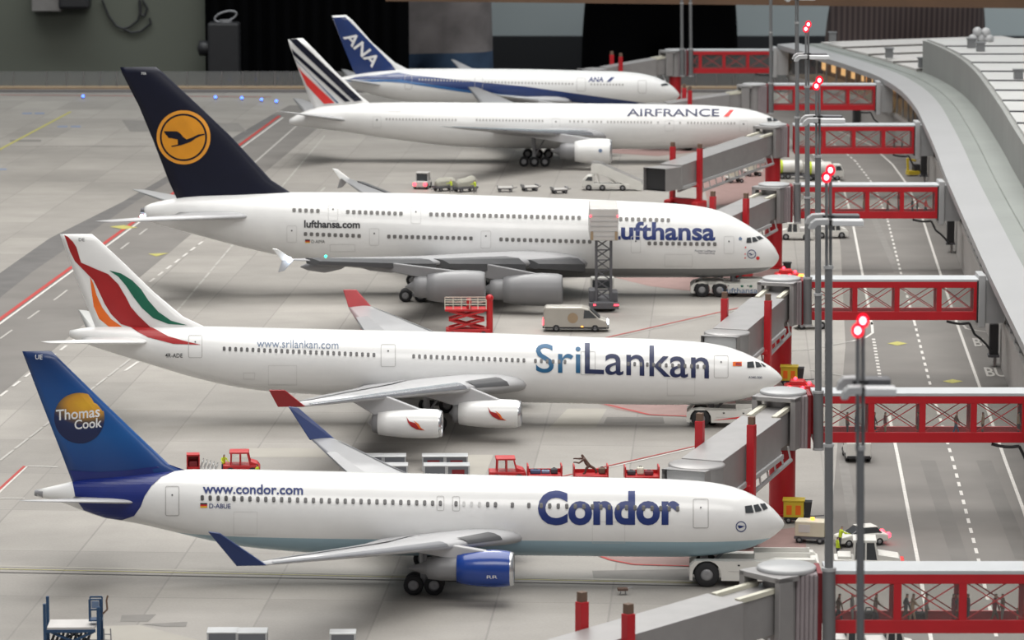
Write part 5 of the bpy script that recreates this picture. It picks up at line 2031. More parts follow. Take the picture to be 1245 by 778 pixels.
# red trolley with leaning dolly rack
t = thing('equipment_trolley', 'small red box trolley left of the silver dolly frames', 'trolley', at(235, 577), 0.1)
part(t, 'frame', 'red_plastic', lambda m: (m.box((0, .5, .9), (1.0, .08, 1.7)), m.box((-.5, 0, .9), (.1, 1.1, 1.7)), m.box((.5, 0, .9), (.1, 1.1, 1.7)), m.box((0, 0, 1.75), (1.1, 1.1, .12)), m.box((0, 0, .5), (1.1, 1.1, .5))))
part(t, 'bin', 'dark_red', lambda m: m.box((0, -.1, .95), (.7, .6, .5)), .05)
wheels(t, (-.35, .35), .4, .18, .14)
t = thing('dolly_frames', 'stack of leaning silver dolly frames beside the red trolley', 'dolly', at(251, 577), 0.1)
for k in range(5):
    part(t, 'frame', 'aluminium', lambda m: (m.bar((-.7 + k * .3, -.5, .05), (-.2 + k * .3, -.5, 1.35 - .1 * k), .07), m.bar((-.7 + k * .3, .5, .05), (-.2 + k * .3, .5, 1.35 - .1 * k), .07), m.bar((-.3 + k * .3, -.5, 1.15 - .1 * k), (-.3 + k * .3, .5, 1.15 - .1 * k), .07), m.bar((-.55 + k * .3, -.5, .5), (-.55 + k * .3, .5, .5), .07)))
person(at(272, 577.5), -1.2, 3, 'hi_vis', 'cloth_blue', 'worker in yellow vest standing behind a red baggage tug', 'ramp workers in yellow vests', 1.05)
person(at(313, 590), 2.6, 0, 'hi_vis', 'cloth_blue', 'worker at front of red baggage tug, only yellow shoulders showing', 'ramp workers in yellow vests', 1.05)


def baggage_cart(px, py, rz, label, load):
    t = thing('baggage_cart', label, 'baggage cart', at(px, py), rz, 'red baggage carts')
    part(t, 'bed', 'red_plastic', lambda m: m.box((0, 0, .72), (2.9, 1.5, .28)), .04)
    for sx in (-1, 1):
        part(t, 'end_board', 'red_plastic', lambda m: m.box((sx * 1.4, 0, 1.15), (.12, 1.5, 1.0)), .03)
    part(t, 'rear_board', 'red_plastic', lambda m: m.box((0, .72, .98), (2.8, .08, .35)))
    part(t, 'tow_bar', 'dark_grey_metal', lambda m: m.bar((-1.4, 0, .55), (-2.1, 0, .35), .09))
    wheels(t, (-1.0, 1.0), .6, .28, .2)
    return t


CZ = .87
carts = [(662, 588, 'red baggage cart with blue and dark suitcases'), (718, 588.5, 'red baggage cart carrying a brown figure'), (780, 589.5, 'red baggage cart with white and wine-coloured bags')]
ct = [baggage_cart(x, y, 0.04, l, None) for x, y, l in carts]


def case(px_root, dx, dy, s, m, label, rz=0.0, name='suitcase', sphere=False):
    o = Vector(px_root) + Vector((dx, dy, CZ))
    t = thing(name, label, 'luggage', o, rz, 'luggage on the red carts')
    part(t, 'shell', m, lambda b: b.box((0, 0, s[2] / 2), s), min(s) * .25)
    part(t, 'handle', 'black_plastic', lambda b: (b.bar((-s[0] * .15, 0, s[2]), (-s[0] * .15, 0, s[2] + .07), .04), b.bar((s[0] * .15, 0, s[2]), (s[0] * .15, 0, s[2] + .07), .04), b.bar((-s[0] * .17, 0, s[2] + .07), (s[0] * .17, 0, s[2] + .07), .05)))


ra, rb, rc = [at(x, y) for x, y, _ in carts]
case(ra, -.75, 0, (.9, .6, .32), 'cloth_blue', 'blue suitcase lying on the left of the first red cart')
case(ra, .1, .1, (.7, .6, .26), 'grey_blue', 'grey-blue suitcase in the middle of the first red cart')
case(ra, .8, 0, (.6, .55, .42), 'cloth_dark', 'dark bag on the right of the first red cart')
case(rb, .95, .1, (.6, .55, .5), 'cloth_brown', 'brown bag behind the brown figure on the second red cart')
case(rc, -.85, 0, (.7, .6, .35), 'cloth_dark', 'dark suitcase on the left of the third red cart')
case(rc, -.1, .1, (.6, .55, .62), 'cream_plastic', 'pale upright bag in the middle of the third red cart')
case(rc, .6, -.1, (.75, .6, .36), 'cloth_wine', 'wine-red suitcase on the right of the third red cart')
J = dict(pelvis=(-.05, 0, .75, .2), belly=(-.15, 0, .95, .19), chest=(-.3, 0, 1.2, .2), neck=(-.42, 0, 1.42, .1), head=(-.5, 0, 1.56, .13), crown=(-.58, 0, 1.62, .1))
for s_, n_ in ((1, 'l'), (-1, 'r')):
    J['sh' + n_] = (-.38, s_ * .25, 1.28, .1); J['el' + n_] = (-.75, s_ * .34, 1.1 + .12 * s_, .08)
    J['wr' + n_] = (-1.1, s_ * .3, 1.15 + .1 * s_, .06); J['ha' + n_] = (-1.25, s_ * .28, 1.12 + .1 * s_, .06)
    J['hi' + n_] = (.05, s_ * .15, .68, .15); J['kn' + n_] = (.35 * s_ + .15, s_ * .2, .45, .11)
    J['an' + n_] = (.5 * s_ + .25, s_ * .2, .1, .08); J['to' + n_] = (.5 * s_ + .05, s_ * .2, .06, .07)
sm_ = body('statue', J, E_, [M['statue_brown']], lambda c: 0)
o = bpy.data.objects.new('statue', sm_)
col.objects.link(o)
o.location = (rb + Vector((-.2, 0, CZ))) * S
tag(o, 'brown crouching figure with outstretched arms riding on the second red cart', 'statue')


def container(px, py, label, group, s=(2.5, 1.5, 1.45), k=0, rz=0.02):
    t = thing('cargo_container', label, 'container', at(px, py), rz, group)
    part(t, 'body', 'container_side', lambda m: m.prism([(-s[0] / 2, .12), (-s[0] / 2, s[2] - .1), (s[0] / 2, s[2] - .1), (s[0] / 2, .12)], -s[1] / 2, s[1] / 2), .03)
    part(t, 'lid', 'aluminium', lambda m: m.box((0, 0, s[2] - .05), (s[0] + .06, s[1] + .06, .12)), .03)
    part(t, 'base', 'aluminium', lambda m: m.box((0, 0, .07), (s[0] + .06, s[1] + .06, .14)), .02)
    for sx in (-1, 1):
        part(t, 'edge_post', 'aluminium', lambda m: m.box((sx * (s[0] / 2 - .05), -s[1] / 2, s[2] / 2), (.12, .08, s[2] - .1)))
    if k:
        part(t, 'red_panel', 'dark_red', lambda m: m.box((0, -s[1] / 2 - .02, s[2] * .5), (s[0] * .55, .04, s[2] * .45)))
    return t


row_n = {0: 'back', 1: 'front'}
for g, (x0, nm) in enumerate(((452, 'under the nearest airliner\'s far winglet'), (527, 'right of the nearest airliner\'s far wing'))):
    for r_ in (0, 1):
        for c_ in (0, 1):
            container(x0 + c_ * 28 + r_ * 2, 571 + r_ * 11.5, '%s %s silver-lidded container of the four %s' % (row_n[r_], ('left', 'right')[c_], nm), 'silver-lidded containers behind the nearest airliner', (1.9, 1.4, 1.3), g and (r_ + c_) % 2 == 0 or (g and r_ == 0))
container(271, 789, 'silver-lidded container at the bottom edge, left of a touching pair', 'silver-lidded containers at the bottom edge', (2.05, 1.5, 1.35))
container(307, 789.5, 'silver-lidded container at the bottom edge, right of a touching pair', 'silver-lidded containers at the bottom edge', (2.05, 1.5, 1.35))
container(417, 790, 'single small silver-lidded container at the bottom edge', 'silver-lidded containers at the bottom edge', (1.75, 1.3, 1.3))

# blue scissor loader, bottom left
t = thing('cargo_loader', 'dark blue scissor cargo loader at the bottom left corner', 'cargo loader', at(96, 797), 0.03)
part(t, 'platform', 'box_grey', lambda m: m.box((-.4, 0, 2.15), (3.2, 2.4, .16)))
part(t, 'platform_frame', 'blue_steel', lambda m: (m.box((-.4, -1.2, 1.98), (3.3, .14, .2)), m.box((-.4, 1.2, 1.98), (3.3, .14, .2))))
for sy in (-1, 1):
    part(t, 'scissor_arm', 'blue_steel', lambda m: m.bar((-1.8, sy * 1.1, .6), (1.1, sy * 1.1, 1.9), .16))
    part(t, 'scissor_arm', 'blue_steel', lambda m: m.bar((-1.8, sy * 1.0, 1.9), (1.1, sy * 1.0, .6), .16))
part(t, 'chassis', 'black_plastic', lambda m: m.box((-.2, 0, .6), (4.2, 2.2, .55)), .08)
part(t, 'roller_bed', 'black_plastic', lambda m: [m.tube((-1.7 + k * .3, -1.0, 1.3), (-1.7 + k * .3, 1.0, 1.3), .1, .1, 8) for k in range(9)])
for sy in (-1, 1):
    part(t, 'guide_post', 'blue_steel', lambda m: m.box((-2.15, sy * 1.15, 1.95), (.2, .2, 3.8)))
    part(t, 'guide_post', 'blue_steel', lambda m: m.box((1.45, sy * 1.15, 1.9), (.24, .2, 3.4)))
part(t, 'operator_cage', 'blue_steel', lambda m: (m.box((1.2, -.2, 2.55), (.9, .9, .1)), m.bar((.8, -.6, 2.6), (.8, -.6, 4.0), .1), m.bar((1.6, -.6, 2.6), (1.6, -.6, 4.0), .1), m.bar((.8, -.6, 4.0), (1.6, -.6, 4.0), .1), m.bar((.8, -.6, 3.3), (1.6, -.6, 3.3), .1), m.bar((.8, .2, 2.6), (.8, .2, 4.0), .1), m.bar((1.6, .2, 2.6), (1.6, .2, 4.0), .1), m.bar((.8, .2, 4.0), (1.6, .2, 4.0), .1)))
part(t, 'control_panel', 'grey_blue', lambda m: m.box((1.2, -.62, 3.65), (.5, .12, .5)), .04)
part(t, 'crank_handle', 'rust_brown', lambda m: m.path([(1.7, -.5, 3.0), (2.0, -.5, 3.3), (1.95, -.5, 3.9), (2.05, -.5, 4.25)], .07))
part(t, 'ladder', 'hub_grey', lambda m: (m.bar((1.8, -.6, .1), (1.75, -.6, 2.0), .08), m.bar((2.25, -.6, .1), (2.2, -.6, 2.0), .08), [m.bar((1.8, -.6, .4 + k * .4), (2.2, -.6, .4 + k * .4), .06) for k in range(4)]))
wheels(t, (-1.5, 1.1), 1.0, .35, .3)

# tiny cart on the apron
t = thing('hand_cart', 'tiny dark hand cart alone on the apron below the nearest airliner', 'cart', at(757, 723), 0.1)
part(t, 'tray', 'statue_brown', lambda m: m.box((0, 0, .42), (.75, .5, .2)), .05)
part(t, 'handle', 'hub_grey', lambda m: m.path([(.35, 0, .45), (.6, 0, .55), (.72, 0, .5)], .04))
part(t, 'leg', 'hub_grey', lambda m: m.bar((-.2, 0, 0), (-.1, 0, .4), .06))
part(t, 'leg', 'hub_grey', lambda m: m.bar((.25, 0, 0), (.15, 0, .4), .06))

# high-lift catering truck (tail to the camera)
t = thing('catering_truck', 'dark catering truck with white box raised on a lattice mast beside the double-decker', 'catering truck', at(733, 373), math.pi / 2)
hb = 7.85
part(t, 'chassis', 'dark_grey_metal', lambda m: m.box((0, 0, .85), (8.2, 2.2, .5)), .08)
part(t, 'rear_step', 'dark_grey_metal', lambda m: m.box((-4.2, 0, .75), (.5, 3.3, .7)), .06)
part(t, 'engine_housing', 'dark_grey_metal', lambda m: (m.box((-1.8, 1.1, 1.6), (2.6, 1.0, 1.3)), m.box((-1.8, -1.1, 1.5), (2.6, .9, 1.1))), .1)
part(t, 'cab', 'vehicle_white', lambda m: m.prism([(2.4, .6), (2.4, 2.9), (3.8, 2.9), (4.3, 1.7), (4.3, .6)], -1.3, 1.3), .12)
part(t, 'cab_window', 'vehicle_glass', lambda m: m.box((2.37, 0, 2.2), (.06, 2.2, .9)))
mbx = part(t, 'cargo_box', 'box_grey', lambda m: m.box((-.3, 0, hb + 1.75), (7.6, 3.1, 3.5)), .12)
for k in range(5):
    part(mbx, 'door_seam', 'bridge_light', lambda m: m.box((-4.13, 0, hb + .5 + k * .55), (.05, 2.9, .05)))
for sy in (-1, 1):
    part(mbx, 'reflector', 'cloth_tan', lambda m: m.box((-4.14, sy * 1.32, hb + .55), (.06, .3, .95)))
    part(mbx, 'top_lamp', 'red_lamp', lambda m: m.ball((-4.15, sy * 1.5, hb + 2.7), .1))
    part(t, 'tail_lamp', 'red_lamp', lambda m: m.box((-4.48, sy * 1.0 - .35 * (sy < 0), .85), (.05, .25 + .25 * (sy < 0), .14)))
part(t, 'platform', 'bridge_light', lambda m: m.box((4.0, 0, hb + .1), (1.6, 2.6, .2)))
for sy in (-.8, .8):
    for sx in (-3.3, -1.5):
        part(t, 'mast_post', 'dark_grey_metal', lambda m: m.bar((sx, sy, .9), (sx, sy, hb), .26))
for k in range(6):
    z0 = 1.2 + k * (hb - 1.2) / 6
    z1 = z0 + (hb - 1.2) / 6
    part(t, 'mast_brace', 'dark_grey_metal', lambda m: (m.bar((-3.3, -.8, z0), (-3.3, .8, z1), .13), m.bar((-3.3, -.8, z1), (-3.3, .8, z1), .13), m.bar((-1.5, .8, z0), (-1.5, -.8, z1), .13)))
wheels(t, (-2.6, 2.9), 1.05, .5, .45)

# silver delivery van
def van(px, py, rz, L, label, group, body='vehicle_silver', lights=True, H=2.65):
    t = thing('van', label, 'van', at(px, py), rz, group)
    w = 2.1
    x0, x1 = -L / 2, L / 2
    pts = [(x0, .4), (x0 + .02, H * .9), (x0 + .25, H), (x0 + L * .6, H), (x0 + L * .70, H * .93), (x1 - L * .14, H * .56), (x1 - .1, H * .45), (x1, H * .36), (x1, .4)]
    part(t, 'body', body, lambda m: m.prism(pts, -w / 2, w / 2), .14)
    for sy in (-1, 1):
        part(t, 'side_window', 'vehicle_glass', lambda m: m.prism([(x0 + L * .62, H * .55), (x0 + L * .63, H * .88), (x0 + L * .71, H * .86), (x1 - L * .17, H * .57)], sy * w / 2 - .03, sy * w / 2 + .03))
        part(t, 'sill_trim', 'black_plastic', lambda m: m.box((0, sy * w / 2, .45), (L * .96, .08, .2)))
        if lights:
            part(t, 'tail_lamp', 'red_lamp', lambda m: m.box((x0 - .02, sy * (w / 2 - .15), 1.0), (.1, .25, .5)), .03)
            part(t, 'head_lamp', 'white_lamp', lambda m: m.ball((x1 - .12, sy * (w / 2 - .22), .98), .2))
            part(t, 'side_lamp', 'orange_lamp', lambda m: m.box((x0 + L * .6, sy * w / 2, .6), (.2, .1, .1)))
    part(t, 'windscreen', 'vehicle_glass', lambda m: m.prism([(x0 + L * .715, H * .91), (x0 + L * .73, H * .925), (x1 - L * .12, H * .56), (x1 - L * .145, H * .55)], -w / 2 + .15, w / 2 - .15))
    part(t, 'bumper', 'black_plastic', lambda m: (m.box((x1 - .02, 0, .5), (.2, w - .1, .3)), m.box((x0 + .02, 0, .5), (.2, w - .1, .25))), .05)
    wheels(t, (x0 + L * .2, x1 - L * .2), w / 2 - .12, .4, .3)
    return t


t = van(700, 402, -0.03, 6.8, 'silver delivery van with lit lamps behind the swirl-tailed airliner', 'vans and cars')
part(t, 'side_emblem', 'cloth_tan', lambda m: m.prism(circle(-.3, 1.5, .55, 20), -1.075, -1.06))

# red scissor lift
t = thing('scissor_lift', 'red scissor lift with pale railing beside the grey engine of the double-decker', 'scissor lift', at(569, 409), 0.02)
part(t, 'base', 'red_plastic', lambda m: m.box((0, 0, .6), (4.6, 2.0, .6)), .08)
part(t, 'platform', 'red_plastic', lambda m: m.box((-.2, 0, 2.9), (4.4, 2.0, .25)), .04)
for k in range(2):
    for sy in (-.9, .9):
        z = .9 + k * .95
        part(t, 'scissor_arm', 'red_plastic', lambda m: m.bar((-2.0, sy, z), (1.7, sy, z + .95), .2))
        part(t, 'scissor_arm', 'red_plastic', lambda m: m.bar((1.7, sy * .85, z), (-2.0, sy * .85, z + .95), .2))
part(t, 'lift_column', 'red_plastic', lambda m: (m.tube((2.25, -.6, .5), (2.25, -.6, 4.1), .34), m.ball((2.25, -.6, 4.1), .42)))
for sy in (-.95, .95):
    part(t, 'railing', 'cream_plastic', lambda m: (m.bar((-2.4, sy, 4.0), (1.9, sy, 4.0), .08), m.bar((-2.4, sy, 3.5), (1.9, sy, 3.5), .08), [m.bar((-2.4 + k * .86, sy, 3.0), (-2.4 + k * .86, sy, 4.0), .08) for k in range(6)]))
part(t, 'control_box', 'red_plastic', lambda m: m.box((.1, -.5, 3.55), (.5, .4, 1.0)), .05)
wheels(t, (-1.6, 1.6), .9, .35, .3)
t = thing('barrier_post', 'tiny red stand behind the far winglet of the swirl-tailed airliner', 'stand', at(442, 402), 0)
part(t, 'post', 'red_plastic', lambda m: (m.bar((0, 0, 0), (0, 0, 1.0), .25), m.bar((-.4, 0, .95), (.4, 0, .95), .25)), .03)
part(t, 'foot', 'red_plastic', lambda m: m.box((0, 0, .06), (.7, .7, .12)))

# carts with workers under the striped airliner
t = thing('baggage_tug', 'grey baggage tug with lit red tail lamps leading two covered carts', 'baggage tug', at(514, 229), 1.35)
cab_truck(t, 3.3, 2.3, 1.9, 'box_grey', .4, .25)
for sy in (-1, 1):
    part(t, 'tail_lamp', 'red_lamp', lambda m: m.ball((-1.68, sy * .78, .75), .22))
for i, (px, py, lab) in enumerate(((541, 232, 'grey covered baggage cart right of the red-lit tug, worker standing on it'), (566, 233, 'long pale covered baggage cart, last behind the red-lit tug'))):
    t = thing('covered_cart', lab, 'baggage cart', at(px, py), .55, 'covered baggage carts')
    part(t, 'bed', 'dark_grey_metal', lambda m: m.box((0, 0, .6), (3.2, 1.7, .3)), .04)
    part(t, 'tow_bar', 'dark_grey_metal', lambda m: m.bar((-1.6, 0, .5), (-2.2, 0, .3), .1))
    part(t, 'cover', 'tarp_grey', lambda m: m.loft([[(x, y * k, .75 + z * k * (1.0 + .35 * i * (x > 0))) for y, z in ((-.8, 0), (-.75, .7), (-.3, 1.15), (.3, 1.15), (.75, .7), (.8, 0))] for x, k in ((-1.5, .55), (-1.1, .9), (0, 1), (1.0, .95), (1.5, .75))]), .1)
    wheels(t, (-1.1, 1.1), .7, .3, .2)
person(at(549, 234), 2.4, 3, 'hi_vis', 'cloth_grey', 'worker in yellow vest beside the first covered cart', 'ramp workers in yellow vests', 1.05)
person(at(578, 235), 2.4, 3, 'hi_vis', 'cloth_grey', 'worker in yellow vest beside the last, long covered cart', 'ramp workers in yellow vests', 1.05)
for px, py, rz, lab in ((614, 233, .05, 'empty grey flat dolly, leftmost of three in a row'), (644, 232, .35, 'empty grey flat dolly, middle one of three in a row'), (680, 235, .3, 'empty grey flat dolly, rightmost of three in a row')):
    t = thing('flat_dolly', lab, 'dolly', at(px, py), rz, 'empty flat dollies')
    part(t, 'bed', 'box_grey', lambda m: m.box((0, 0, .6), (2.1, 1.5, .14)), .03)
    part(t, 'frame', 'dark_grey_metal', lambda m: m.box((0, 0, .47), (2.1, 1.4, .16)))
    for sx in (-1, 1):
        part(t, 'end_stop', 'hub_grey', lambda m: m.box((sx * 1.05, 0, .75), (.08, 1.5, .35)))
    part(t, 'tow_bar', 'dark_grey_metal', lambda m: m.bar((1.0, 0, .45), (1.7, .1, .6), .09))
    wheels(t, (-.75, .75), .55, .22, .16)

# passenger stairs truck
t = thing('stair_truck', 'white passenger stair truck, stairs sloping down towards the right', 'stair truck', at(745, 231), math.radians(-4))
part(t, 'chassis', 'vehicle_white', lambda m: m.box((-.8, 0, .7), (6.2, 2.0, .5)), .06)
part(t, 'cab', 'vehicle_white', lambda m: m.prism([(-2.6, .5), (-2.6, 2.1), (-3.5, 2.1), (-4.2, 1.4), (-4.3, .5)], -1.0, 1.0), .1)
part(t, 'cab_window', 'vehicle_glass', lambda m: m.prism([(-2.8, 1.35), (-2.8, 1.95), (-3.4, 1.95), (-3.8, 1.4)], -1.03, 1.03))
part(t, 'stair_flight', 'box_grey', lambda m: m.prism([(-2.9, 2.9), (-1.7, 2.9)] + [q for k in range(11) for q in ((-1.7 + k * .52, 2.9 - k * .25 - .25), (-1.7 + (k + 1) * .52, 2.9 - k * .25 - .25))] + [(4.02, .05), (3.5, .05), (-1.9, 2.5), (-2.9, 2.5)], -.8, .8))
for sy in (-1, 1):
    part(t, 'side_panel', 'vehicle_white', lambda m: m.prism([(-3.0, 2.4), (-3.0, 3.6), (-1.8, 3.6), (4.1, .95), (4.1, 0.1), (3.5, 0.1), (-1.9, 2.4)], sy * .85 - .05, sy * .85 + .05))
    part(t, 'hand_rail', 'hub_grey', lambda m: m.path([(-3.0, sy * .85, 3.9), (-1.8, sy * .85, 3.9), (4.1, sy * .85, 1.3), (4.1, sy * .85, .9)], .05))
    part(t, 'support_leg', 'vehicle_white', lambda m: (m.bar((-1.9, sy * .7, .8), (-2.2, sy * .7, 2.5), .15), m.bar((.5, sy * .7, .8), (-.9, sy * .7, 2.1), .15)))
wheels(t, (-3.3, -1.4, 1.4), .95, .42, .3)

# vehicles right of the noses
t = thing('tow_tractor', 'white tow tractor with glazed cab just beyond the foreground corridor', 'tow tractor', at(1055, 699), -0.06)
cab_truck(t, 5.0, 2.85, 2.2, 'vehicle_white', .36, .36)
part(t, 'front_board', 'stripe_red', lambda m: m.box((2.5, 0, .9), (.3, 1.5, .8)), .05)
part(t, 'rear_deck', 'vehicle_white', lambda m: m.box((-1.75, 0, 1.35), (1.0, 1.9, .5)), .06)
t = thing('car', 'small white car with bright red lamp glow beside the white tow tractor', 'car', at(1046, 662), math.radians(198), 'vans and cars')
part(t, 'body', 'vehicle_white', lambda m: m.prism([(-2.0, .3), (-2.05, .85), (-1.2, 1.0), (1.1, .98), (1.9, .8), (2.0, .3)], -.85, .85), .12)
part(t, 'cabin', 'vehicle_glass', lambda m: m.prism([(-1.6, .9), (-1.1, 1.42), (.3, 1.45), (1.1, .95)], -.75, .75), .12)
part(t, 'roof', 'vehicle_white', lambda m: m.box((-.4, 0, 1.46), (1.5, 1.4, .08)), .04)
for sy in (-1, 1):
    part(t, 'tail_lamp', 'red_lamp', lambda m: m.ball((-2.05, sy * .6, .75), .24))
wheels(t, (-1.25, 1.3), .75, .32, .22)
person(at(1021, 668), 0.4, 3, 'hi_vis', 'cloth_dark', 'worker in yellow vest leaning over the small white car', 'ramp workers in yellow vests', 1.05)
person(at(1018, 681), 0.2, 0, 'hi_vis', 'cloth_dark', 'worker in yellow vest standing behind the white tow tractor', 'ramp workers in yellow vests', 1.05)
t = thing('ground_power_cart', 'beige ground power cart near the nose of the nearest airliner', 'power cart', at(986, 659), -0.25)
part(t, 'housing', 'vehicle_beige', lambda m: m.box((0, 0, 1.15), (2.3, 1.5, 1.2)), .08)
part(t, 'frame', 'dark_grey_metal', lambda m: m.box((0, 0, .45), (2.4, 1.5, .2)))
part(t, 'end_panel', 'vehicle_yellow', lambda m: m.box((1.16, 0, 1.1), (.06, 1.2, .95)))
part(t, 'beacon', 'orange_lamp', lambda m: m.tube((.1, 0, 1.75), (.1, 0, 1.95), .16))
part(t, 'vent', 'box_grey', lambda m: m.box((-.4, -.77, 1.2), (.9, .04, .6)))
wheels(t, (-.8, .8), .65, .28, .2)


def yellow_cart(px, py, label):
    t = thing('yellow_cart', label, 'cart', at(px, py), -0.1, 'yellow service carts')
    part(t, 'housing', 'vehicle_yellow', lambda m: m.box((-.2, 0, 1.15), (1.6, 1.2, 1.3)), .06)
    for sx in (-1, 1):
        part(t, 'orange_panel', 'peacock_orange', lambda m: m.box((-.2 + sx * .36, -.62, 1.1), (.42, .05, .75)))
    part(t, 'lid', 'vehicle_yellow', lambda m: m.box((-.2, 0, 1.85), (1.75, 1.35, .12)), .03)
    part(t, 'bin', 'black_plastic', lambda m: m.prism([(.65, .5), (.6, 1.75), (1.25, 1.75), (1.1, .5)], -.45, .45), .04)
    part(t, 'frame', 'black_plastic', lambda m: m.box((0, 0, .4), (1.9, 1.1, .25)))
    part(t, 'tow_bar', 'dark_grey_metal', lambda m: m.bar((.9, 0, .5), (2.2, 0, .6), .08))
    wheels(t, (-.6, .6), .5, .26, .18)


yellow_cart(968, 635, 'yellow cart with two orange panels near the nose of the nearest airliner')
yellow_cart(962, 468, 'yellow cart with orange panels at the nose tip of the swirl-tailed airliner')


def fire_tug(px, py, label, orange=False):
    t = thing('beacon_vehicle', label, 'service vehicle', at(px, py), -0.08, 'low red vehicles with lit beacons')
    part(t, 'body', 'red_plastic', lambda m: m.prism([(-1.5, .35), (-1.5, 1.05), (-1.2, 1.2), (1.1, 1.2), (1.5, .95), (1.5, .35)], -.9, .9), .1)
    part(t, 'cab', 'red_plastic', lambda m: m.prism([(-1.0, 1.15), (-.9, 1.6), (.4, 1.6), (.8, 1.15)], -.75, .75), .08)
    for dx, y, z in ((-.9, -.95, 1.0), (.3, -.95, 1.0), (-.4, -.2, 1.75), (.9, -.3, 1.35)):
        part(t, 'beacon', 'red_lamp', lambda m: m.ball((dx, y, z), .17))
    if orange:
        part(t, 'glowing_bumper', 'orange_lamp', lambda m: m.box((1.45, -.4, .9), (.9, 1.0, .3)), .05)  # front bumper with an orange glow put into its material, not a lamp
    wheels(t, (-.9, .9), .8, .3, .22)


fire_tug(972, 482, 'low red vehicle with lit red beacons at the nose of the swirl-tailed airliner')
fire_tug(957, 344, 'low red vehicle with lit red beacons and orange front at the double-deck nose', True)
t = thing('waste_bin', 'black waste bin at the foot of the red column by the double-deck nose', 'bin', at(957, 329), 0)
part(t, 'tub', 'black_plastic', lambda m: m.tube((0, 0, 0), (0, 0, .95), .38, .5, 12))
part(t, 'rim', 'black_plastic', lambda m: m.tube((0, 0, .9), (0, 0, 1.0), .56, .56, 12))
van(1041, 557, math.pi / 2, 4.6, 'white van seen from behind under the second link corridor', 'vans and cars', 'vehicle_white', False, 1.9)
t = bpy.data.objects
for nm, px, py, rz, L, lab in (('utility_truck', 968, 291, math.pi - .1, 4.2, 'white utility truck nearest the double-deck nose, behind the masts'), ('utility_truck', 1010, 289, .05, 4.2, 'white utility truck right of the masts with grey load bed'), ('utility_truck', 985, 399, .1, 3.6, 'pale truck seen through the third link corridor')):
    t = thing(nm, lab, 'truck', at(px, py), rz, 'white utility trucks')
    cab_truck(t, L, 2.2, 1.9, 'vehicle_white', .34, .22)
    part(t, 'load_bed', 'box_grey', lambda m: m.box((-L * .3, 0, 1.3), (L * .38, 1.8, .5)), .05)
for px, py, rz, lab in ((965, 217, .05, 'white tank truck with black tank end beside the open-cab jet bridge'), (1000, 219, .05, 'white tank truck with blue lamp right of the masts')):
    t = thing('tank_truck', lab, 'tank truck', at(px, py), rz, 'white tank trucks')
    part(t, 'tank', 'vehicle_white', lambda m: (m.lathe((-2.6, 0, 1.7), (1, 0, 0), [(0, .02), (.15, .8), (.3, .95), (3.7, .95), (3.85, .8), (4.0, .02)], 20)))
    part(t, 'tank_band', 'hi_vis', lambda m: m.lathe((-2.0, 0, 1.7), (1, 0, 0), [(0, .97), (.35, .97)], 20))
    part(t, 'cab', 'vehicle_white', lambda m: m.prism([(1.5, .5), (1.5, 2.3), (2.5, 2.3), (2.9, 1.4), (2.9, .5)], -.95, .95), .1)
    part(t, 'cab_window', 'vehicle_glass', lambda m: m.prism([(1.8, 1.45), (1.8, 2.1), (2.4, 2.1), (2.7, 1.5)], -.98, .98))
    part(t, 'chassis', 'dark_grey_metal', lambda m: m.box((0, 0, .6), (5.4, 1.6, .3)))
    wheels(t, (-1.8, -.9, 2.0), .8, .4, .3)
q = at(986, 206, 1.5)
t = thing('service_lamp', 'small bright blue-white lamp post between the rear masts', 'lamp', at(986, 217), 0)
part(t, 'post', 'mast_grey', lambda m: m.tube((0, 0, 0), (0, 0, 1.0), .1))
part(t, 'bulb', 'white_lamp', lambda m: m.ball((0, 0, 1.15), .28))
for i, (px, py, lab) in enumerate(((893, 222, 'white pallet trailer under the open-cab jet bridge, left one'), (915, 214, 'white pallet trailer under the open-cab jet bridge, right one'))):
    t = thing('pallet_trailer', lab, 'trailer', at(px, py), .35, 'white pallet trailers')
    part(t, 'deck', 'vehicle_white', lambda m: m.box((0, 0, .8), (2.6, 1.6, .25)), .03)
    part(t, 'crate', 'cream_plastic', lambda m: m.box((-.3, 0, 1.35), (1.2, 1.2, .8)), .05)
    part(t, 'rack', 'hub_grey', lambda m: (m.bar((.9, -.7, .9), (.9, -.7, 1.9), .1), m.bar((.9, .7, .9), (.9, .7, 1.9), .1), m.bar((.9, -.7, 1.9), (.9, .7, 1.9), .1)))
    wheels(t, (-.8, .8), .65, .3, .2)
for px, py, lab in ((1034, 796, 'white truck peeking out under the foreground link corridor, left one'), (1082, 798, 'white truck peeking out under the foreground link corridor, right one')):
    t = thing('utility_truck', lab, 'truck', at(px, py), .05, 'white utility trucks')
    cab_truck(t, 3.6, 1.9, 1.8, 'vehicle_white', .36, .25)
    part(t, 'load_bed', 'box_grey', lambda m: m.box((-1.0, 0, 1.1), (1.4, 1.7, .4)), .05)
t = thing('yellow_fitting', 'yellow and black machinery at the foot of the wall under the fifth corridor', 'machinery', at(1110, 214), 0.3)
part(t, 'frame', 'vehicle_yellow', lambda m: (m.box((0, 0, .5), (1.8, 1.2, .6)), m.bar((-.8, 0, .6), (-.9, 0, 2.6), .3), m.bar((-.9, 0, 2.5), (.4, 0, 2.2), .3)), .05)
part(t, 'motor', 'black_plastic', lambda m: m.box((.5, 0, 1.2), (1.0, 1.0, 1.0)), .1)

